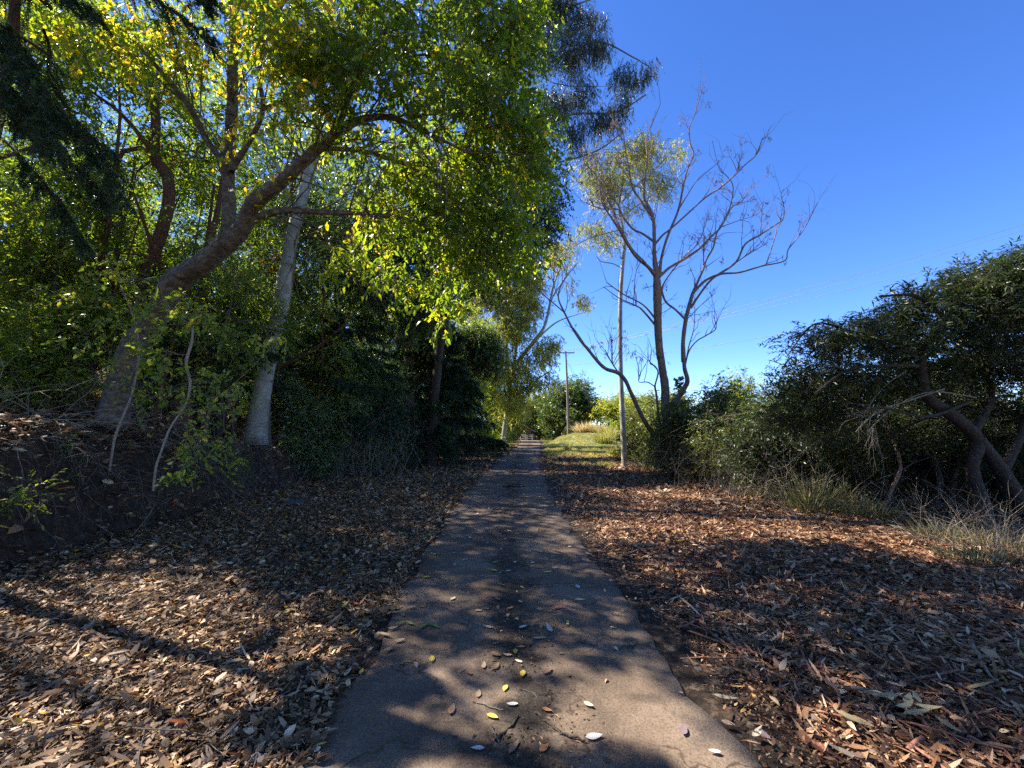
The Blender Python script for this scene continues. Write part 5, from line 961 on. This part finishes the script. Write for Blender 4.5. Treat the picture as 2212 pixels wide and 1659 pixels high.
stick('fallen_stick', 'pale curved twig beside the yellow leaf on the path', [cr(735, 432), cr(790, 450), cr(860, 470)], .004, B_DRY, group=SG)
stick('fallen_stick', 'grey stick in the sunlit right litter', [c6(1885, 400), c6(1930, 470), c6(1970, 550), c6(2040, 640)], .012, B_DRY, group=SG)
stick('bark_strip', 'long reddish bark strip slanting beside the right road edge', [c6(408, 300), c6(440, 370), c6(480, 430), c6(520, 495)], .018, BARKSTRIP, 'bark', SG)
stick('bark_strip', 'second reddish bark strip parallel to the long one', [c6(470, 360), c6(510, 430), c6(550, 505)], .013, BARKSTRIP, 'bark', SG)
stick('bark_strip', 'rusty bark strip low at the right of the path', [c6(900, 1005), c6(960, 1020), c6(1035, 1065)], .016, BARKSTRIP, 'bark', SG)
stick('bark_strip', 'red bark piece in the lower right litter', [c6(1520, 1050), c6(1560, 1010), c6(1600, 970)], .018, BARKSTRIP, 'bark', SG)
stick('fallen_branch', 'pale bare branch lying along the front of the right hedge', [(1660, 1110), (1600, 1095), (1530, 1078), (1480, 1072)], .02, B_DRY, 'branch', SG)
stick('fallen_branch', 'grey log piece lying right of the large grass clump', [(1900, 1128), (1935, 1138), (1975, 1150), (2010, 1162)], .035, B_DRY, 'branch', SG)
stick('fallen_branch', 'thin branch lying in the far right litter near the pole-like trunk', [(1380, 1035), (1430, 1050), (1470, 1058)], .02, B_DRY, 'branch', SG)

# sprig of large pale leaves, lower right
def leaf_one(mb, p, th, L, Wd, rng, tilt=.2, curl=.2, zup=.0):
    nseg = 7; k = np.linspace(0, 1, nseg); prof = np.sin(np.pi*np.clip(k, 0, 1)**.8)**.85; prof[0] = .05; prof[-1] = .02
    bend = rng.normal(0, .12); d = np.array([math.cos(th), math.sin(th), 0]); s = np.array([-d[1], d[0], 0])
    mid = p + np.outer(k*L, d) + np.outer(bend*L*(k*k), s); mid[:, 2] += zup + curl*L*(k-.4)**2*rng.choice([1, .6]) + .004
    w = Wd*.5*prof; lf = mid+np.outer(w, s); rt = mid-np.outer(w, s); up = .28*w; lf[:, 2] += up; rt[:, 2] += up*rng.uniform(.2, 1.2)
    v = np.concatenate([lf, mid, rt]); i = np.arange(nseg-1)
    mb.add(v, np.concatenate([np.stack([i, i+1, i+1+nseg, i+nseg], 1), np.stack([i+nseg, i+1+nseg, i+1+2*nseg, i+2*nseg], 1)]), rng.uniform(.1, .9))
def lm1(name, c, var=.35): return leaf_mat(name, [(0, tuple(v*(1-var) for v in c)), (1, tuple(min(.9, v*(1+var)) for v in c))], .12, (1, 1, .8), 1.0, rough=.5, spec=.5)
LC = dict(yellow=lm1('yellow_leaf', (.62, .46, .07)), cream=lm1('cream_leaf', (.66, .56, .36)), tan=lm1('tan_leaf', (.42, .28, .17)), brown=lm1('brown_leaf', (.24, .14, .08)), orange=lm1('orange_leaf', (.42, .18, .06)),
          green=lm1('green_leaf', (.14, .22, .06)), grey=lm1('grey_leaf', (.58, .54, .46)), red=lm1('red_brown_leaf', (.35, .11, .07)), mauve=lm1('mauve_leaf', (.24, .17, .17)))
sp0 = on_ground(*c6(1480, 860)); sprig = empty('leaf_sprig', sp0, 'fallen sprig of large pale olive eucalypt leaves in the lower right litter', 'leaf sprig'); mb = MB(); rs = np.random.default_rng(77)
for (x, y, th, L, w) in [(1180, 745, -.7, .22, .05), (1300, 800, -.1, .24, .055), (1500, 850, .5, .16, .05), (1450, 880, .1, .18, .05), (1500, 930, .35, .22, .055), (1600, 860, 1.1, .15, .045), (1690, 950, -1.4, .17, .045), (1560, 870, -.3, .16, .05), (1080, 900, -1.0, .22, .06), (1420, 840, .9, .14, .04)]:
    p = on_ground(*c6(x, y)); p[2] = gz(p[0], p[1])+.05; leaf_one(mb, p, th, L*.8, w*.7, rs, curl=.35, zup=.02)
mb.build('leaf_cluster', [leaf_mat('olive_dry_leaf', [(0, (.34, .27, .12)), (1, (.55, .46, .25))], .15, rough=.5)], sprig)
mb = MB(); a_, b_ = on_ground(*c6(1200, 760)), on_ground(*c6(1650, 880)); a_[2] += .06; b_[2] += .06; tube(mb, *resample(np.array([a_, (a_+b_)/2+[0, .02, .03], b_]), np.array([.005, .004, .003]), 5), 5); mb.build('stalk', [B_TWIG], sprig)

# single fallen leaves lying on the path
FL = [(cr, 880, 350, 'yellow', .06), (cr, 780, 495, 'yellow', .065), (cr, 600, 497, 'brown', .07), (cr, 735, 412, 'tan', .06), (cr, 935, 445, 'grey', .06), (cr, 1052, 465, 'orange', .055), (cr, 1257, 435, 'cream', .06), (cr, 770, 660, 'grey', .06), (cr, 890, 690, 'brown', .09), (cr, 1040, 680, 'orange', .06),
      (cr, 635, 603, 'brown', .045), (cr, 920, 175, 'yellow', .06), (cr, 905, 205, 'tan', .06), (cr, 955, 240, 'cream', .05), (cr, 958, 280, 'yellow', .07), (cr, 968, 163, 'brown', .055), (cr, 800, 190, 'brown', .08), (cr, 1058, 298, 'brown', .08), (cr, 325, 135, 'tan', .07), (cr, 327, 163, 'tan', .08), (cr, 250, 90, 'tan', .11),
      (cr, 380, 38, 'green', .1), (cr, 495, 45, 'green', .12), (cr, 510, 237, 'yellow', .07), (cr, 155, 300, 'yellow', .05), (cr, 1100, 95, 'grey', .12), (cr, 1745, 597, 'mauve', .07), (cr, 1265, 610, 'grey', .08), (cr, 1890, 395, 'cream', .12), (cr, 1930, 520, 'tan', .06), (cr, 2085, 600, 'cream', .1), (cr, 1930, 683, 'grey', .05), (cr, 2100, 560, 'mauve', .08),
      (cr, 1180, 45, 'yellow', .045), (cr, 1008, 120, 'tan', .09), (cr, 1160, 195, 'tan', .035), (cr, 765, 270, 'tan', .06), (cr, 815, 275, 'brown', .07), (cr, 712, 297, 'brown', .05), (cq, 580, 755, 'yellow', .06), (cq, 485, 960, 'yellow', .08), (cq, 610, 600, 'yellow', .06), (cq, 735, 608, 'yellow', .06), (cq, 675, 577, 'grey', .05), (cq, 1105, 835, 'green', .12),
      (cq, 1155, 905, 'yellow', .08), (cq, 1285, 900, 'cream', .06), (cq, 1520, 725, 'grey', .08), (cq, 1575, 915, 'yellow', .09), (cq, 1650, 878, 'grey', .07), (cq, 1895, 1060, 'grey', .08), (cq, 1855, 1160, 'cream', .09), (cq, 1640, 1250, 'red', .13), (cq, 1800, 1370, 'yellow', .05), (cq, 1185, 1165, 'orange', .06), (cq, 1385, 1190, 'cream', .055), (cq, 1260, 1285, 'tan', .06),
      (cq, 1240, 1245, 'orange', .06), (cq, 1090, 1245, 'orange', .06), (cq, 955, 1258, 'tan', .06), (cq, 735, 1165, 'cream', .07), (cq, 215, 1270, 'tan', .05), (cq, 300, 1288, 'green', .05), (cq, 350, 1235, 'tan', .07), (cq, 1280, 545, 'grey', .09), (cq, 1480, 820, 'grey', .07), (cq, 1325, 815, 'grey', .06), (cq, 770, 745, 'grey', .05), (cq, 210, 1000, 'green', .12), (cq, 1230, 1035, 'green', .1),
      (cq, 1400, 1060, 'yellow', .06), (cq, 1120, 1420, 'tan', .08), (cq, 1330, 1325, 'cream', .05), (cq, 265, 1410, 'tan', .07), (cq, 340, 1360, 'green', .09), (cq, 535, 1378, 'green', .11), (cq, 90, 1460, 'tan', .11), (cq, 1355, 1420, 'grey', .07), (cq, 1990, 750, 'tan', .08), (cq, 1790, 685, 'grey', .06), (cq, 985, 383, 'grey', .08), (cq, 1440, 590, 'orange', .06), (cq, 1960, 560, 'cream', .06), (cq, 960, 280, 'grey', .07), (cq, 1180, 225, 'grey', .06), (cq, 1300, 310, 'grey', .06), (cq, 1520, 390, 'grey', .06), (cq, 1080, 340, 'grey', .07)]
rf = np.random.default_rng(123); WORD = dict(grey='pale grey', cream='cream', mauve='mauve', red='red-brown')
for (cf, x, y, c, L) in FL:
    p = on_ground(*cf(x, y), .035); u = abs(p[0]-road_c(p[1]))
    p[2] = .036 if u < 1.05 else gz(p[0], p[1])+.03
    mb = MB(); pos = 'middle of the path' if u < .35 else ('left half of the path' if p[0] < road_c(p[1]) else 'right half of the path')
    leaf_one(mb, p, rf.uniform(0, 6.28), L*1.15, L*(.55 if L < .085 else .33), rf, curl=rf.uniform(.1, .5))
    o = mb.build('fallen_leaf', [LC[c]], None)
    tag(o, f"single {WORD.get(c, c)} fallen leaf on the {pos}, {'near the camera' if p[1] < 3.2 else ('some steps ahead' if p[1] < 6 else 'farther ahead')}", 'leaf', f"{WORD.get(c, c)} leaves on the {pos}")
# small scattered ones, too many to count
rng = np.random.default_rng(15); mb = MB(); n = 620; y = 2.5+27*rng.random(n)**.8; x = road_c(y)+rng.uniform(-1.1, 1.1, n); th = rng.uniform(0, 6.28, n); L = rng.uniform(.025, .06, n)*(1+y/25)
leaves(mb, np.stack([x, y, np.full(n, .04)], 1), np.stack([np.cos(th), np.sin(th), 0*th], 1), nrm(np.array([0, 0, 1.])+rng.normal(0, .3, (n, 3))), L, L*.45, np.clip(rng.normal(.78, .16, n), 0, .97), .2, 6)
tag(mb.build('leaf_scatter', [LITTER_L], None, False), 'tiny pale leaves speckling the path into the distance', 'leaves', None, 'stuff')

# dark stone at the left of the litter
p = on_ground(635, 1094, 0); mb = MB(); rng = np.random.default_rng(3)
u, v = np.meshgrid(np.linspace(0, 2*math.pi, 17)[:-1], np.linspace(0, math.pi, 10)); sx = .21*(1+.12*np.sin(3*u+1)+.06*np.sin(7*u)); q = np.stack([sx*np.cos(u)*np.sin(v), .13*np.sin(u)*np.sin(v), .085*np.cos(v)*(1+.2*np.sin(2*u))+.04], -1)+rng.normal(0, .006, u.shape+(3,))
i, j = np.meshgrid(np.arange(9), np.arange(16), indexing='ij'); mb.add(q.reshape(-1, 3)+[p[0], p[1], gz(p[0], p[1])], np.stack([i*16+j, i*16+(j+1) % 16, (i+1)*16+(j+1) % 16, (i+1)*16+j], -1).reshape(-1, 4))
tag(mb.build('stone', [plain_mat('dark_stone', (.06, .065, .075), .8)], None), 'dark bluish stone lying in the leaf litter below the bank', 'stone')
# dark heaps of debris on the far part of the road
for q, (x, y, s, lb) in enumerate([(1122, 1021, .28, 'small dark debris heap on the path, farther one'), (1106, 1052, .3, 'small dark debris heap on the path, nearer one')]):
    p = on_ground(x, y, .03); mb = MB(); rng = np.random.default_rng(30+q); n = 260; a = rng.uniform(0, 6.28, n); r = s*np.sqrt(rng.random(n)); d = nrm(rng.normal(size=(n, 3))*[1, 1, .4])
    leaves(mb, np.stack([p[0]+r*np.cos(a)*1.3, p[1]+r*np.sin(a)*.8, .03+.06*(1-r/s)*rng.random(n)], 1), d, nrm(rng.normal(size=(n, 3))+[0, 0, 1]), .05, .02, rng.uniform(0, .3, n), .2, 4)
    tag(mb.build('debris_heap', [LITTER_L], None, False), lb, 'debris')

# ------------------------------------------------------------------ utility pole and wires
def bm_box(mb, c, s, R=None):
    v = np.array([[x, y, z] for x in (-.5, .5) for y in (-.5, .5) for z in (-.5, .5)])*s
    if R is not None: v = v@np.array(R).T
    mb.add(v+np.array(c), [[0, 1, 3, 2], [4, 6, 7, 5], [0, 4, 5, 1], [2, 3, 7, 6], [0, 2, 6, 4], [1, 5, 7, 3]])
PY = 53.0; pb_ = base_at(1228, PY); pt_ = P(1222, 759, PY)
pole = empty('utility_pole', pb_, 'tall wooden utility pole with one crossarm behind the mound', 'utility pole')
mb = MB(); tube(mb, *resample(np.array([pb_-[0, 0, .5], (pb_+pt_)/2+[.05, 0, 0], pt_]), np.array([.17, .14, .105]), 6), 12, .02, rl); mb.build('post', [B_POLE], pole, True)
ca = P(1223.5, 762.5, PY); mb = MB(); bm_box(mb, ca+[0, -.12, 0], (1.95, .1, .13)); mb.build('crossarm', [B_POLE], pole, False)
for sx in (-1, 1):
    mb = MB(); tube(mb, np.array([ca+[0, -.12, -.45], ca+[sx*.45, -.12, -.05]]), np.array([.02, .02]), 5); mb.build('brace', [plain_mat('rusty_steel', (.16, .10, .08), .6, .4)], pole)
INS = plain_mat('brown_porcelain', (.10, .06, .05), .25); tops = []
for sx in (-.88, -.12, .88):
    mb = MB(); b0 = ca+[sx, -.12, .06]; tube(mb, np.array([b0, b0+[0, 0, .08], b0+[0, 0, .09], b0+[0, 0, .14], b0+[0, 0, .15], b0+[0, 0, .2]]), np.array([.02, .02, .06, .06, .035, .03]), 10); mb.build('insulator', [INS], pole); tops.append(b0+[0, 0, .19])
for q, dx in enumerate((8.0, 5.2)):
    g = base_at(1240+q*3, PY+3+q); mb = MB(); a0 = pt_-[0, 0, .9+q*.3]; tube(mb, np.array([a0, P(1262-4*q, 842, PY+2), P(1262-4*q, 842, PY+2)*2-a0]), np.array([.014]*3), 4); mb.build('guy_wire', [plain_mat('galvanised', (.3, .3, .3), .5, .6)], pole)
WIRE = plain_mat('aluminium_wire', (.16, .17, .2), .5, .5)
def wire(a, b, sag, label):
    k = np.linspace(0, 1, 25)[:, None]; pts = a*(1-k)+b*k - np.array([0, 0, 1])*(4*sag*(k-k*k)); mb = MB(); tube(mb, pts, np.linspace(.024, .012, 25), 4)
    tag(mb.build('power_line', [WIRE], None), label, 'power line', 'power lines')
wire(tops[1], P(2700, 335, 17), .5, 'upper overhead line of the close pair rising to the right'); wire(tops[2], P(2700, 350, 16.5), .55, 'lower overhead line of the close pair rising to the right'); wire(tops[0], P(2700, 410, 16), .45, 'third overhead line just below the close pair')
wire(P(1222.5, 790, PY), P(2700, 530, 17), .5, 'lowest single overhead line rising gently to the right')

# ------------------------------------------------------------------ brown sign, gate and shelter at the end of the road
SY = 66.0
def at_(px, py, Y=SY): return P(px, py, Y)
sg = base_at(1139, SY); sign = empty('roadside_sign', sg, 'brown wooden sign board on posts at the far end of the road', 'sign')
WOOD = plain_mat('brown_sign_wood', (.14, .075, .03), .7, 0, .3); DW = plain_mat('dark_timber', (.05, .035, .028), .8); WH = plain_mat('white_paint', (.7, .7, .68), .6, 0, .1)
mb = MB(); c_ = at_(1139.2, 930.2); bm_box(mb, c_, (1.08, .06, .70))
for k in (-.23, 0, .23): bm_box(mb, c_+[0, -.04, k], (1.0, .03, .20))
mb.build('board', [WOOD], sign, False)
for sx in (-.45, .45):
    mb = MB(); zt = c_[2]+.4; zb = gz(c_[0]+sx, SY)-.2; bm_box(mb, (c_[0]+sx, SY+.08, (zt+zb)/2), (.1, .1, zt-zb)); mb.build('post', [DW], sign, False)
gate = empty('gate', base_at(1140, SY-1.0), 'low gate with pale rails and white posts under the brown sign', 'gate')
GY = SY-1.0
for py in (939.5, 942.5, 946.5):
    mb = MB(); a0, b0 = P(1124, py, GY), P(1154, py+.6, GY); tube(mb, np.array([a0, b0]), np.array([.03, .03]), 6); mb.build('rail', [plain_mat('grey_rail', (.4, .4, .38), .5)], gate)
for px, w in ((1125, .09), (1135.5, .15), (1139.0, .09), (1150, .12)):
    p0 = P(px, 950.5, GY); p1 = P(px, 938.0, GY); mb = MB(); bm_box(mb, (p0+p1)/2-[0, 0, .15], (w, .1, p1[2]-p0[2]+.3)); mb.build('post', [WH], gate, False)
sh = empty('shelter', base_at(1150, 70), 'small dark shelter with pale sloping roof behind the gate', 'shelter')
mb = MB(); a0, b0 = P(1141, 931, 70), P(1156, 949, 70); bm_box(mb, ((a0+b0)/2), (b0[0]-a0[0], 1.4, a0[2]-b0[2]+.4)); mb.build('wall', [DW], sh, False)
mb = MB(); v = np.array([P(1139, 922, 69), P(1157, 932, 69), P(1157, 932, 71.2), P(1139, 922, 71.2)]); v2 = v-[0, 0, .12]; mb.add(np.vstack([v, v2]), [[0, 1, 2, 3], [7, 6, 5, 4], [0, 4, 5, 1], [1, 5, 6, 2], [2, 6, 7, 3], [3, 7, 4, 0]]); mb.build('roof', [plain_mat('pale_roof', (.5, .5, .48), .4)], sh, False)

# small red-leaved spray beside the white trunk and orange fruiting tuft behind
rr_ = np.random.default_rng(88)
for (cx, cy_, Y, n, nm, lb, lm) in [(598, 572, 12.6, 14, 'red_leaf_spray', 'spray of red leaves beside the sunlit part of the white trunk', G_RED), (370, 338, 10.4, 9, 'red_leaf_spray', 'orange-red dead leaf tuft by the curved trunk', G_RED)]:
    c = P(cx, cy_, Y); t = empty(nm, c, lb, 'foliage'); mc = MB(); cen = c+rr_.normal(0, .16, (n, 3)); foliage(rr_, mc, cen, nrm(rr_.normal(size=(n, 3))), sprigs=3, per=6, slen=.2, ll=.07, lw=.03, clump=.06, tint=(.5, .25)); mc.build('leaf_cluster', [lm, B_TWIG], t, False)
# ferny seedlings on the bank
for q, (px, py, Y, lb) in enumerate([(60, 1070, 5.0, 'small bright seedling low on the bank at the left edge'), (170, 985, 6.2, 'blue-green seedling on the bank lip'), (90, 960, 6.6, 'blue-green seedling left of the leaning trunk'), (520, 1010, 7.6, 'leafy seedling at the right of the sapling')]):
    c = P(px, py, Y); t = empty('seedling', c-[0, 0, .25], lb, 'seedling', 'seedlings on the bank'); mc = MB(); cen = c+rr_.normal(0, .12, (7, 3)); foliage(rr_, mc, cen, nrm(rr_.normal(size=(7, 3))+[0, 0, .6]), sprigs=4, per=7, slen=.24, ll=.07, lw=.02, clump=.04, droop=.3, tint=(.4, .2))
    mt = MB(); stems(mt, rr_, np.repeat([c-[0, 0, .3]], 5, 0), np.repeat([[0, 0, 1.]], 5, 0)+rr_.normal(0, .4, (5, 3)), .4, .005, .1, .1, 4, .5, 0, 0); mt.build('stem', [B_TWIG], t); mc.build('leaf_cluster', [G_LIT if q == 0 else G_DARK, B_TWIG], t, False)
print('faces', sum(len(m.polygons) for m in bpy.data.meshes))
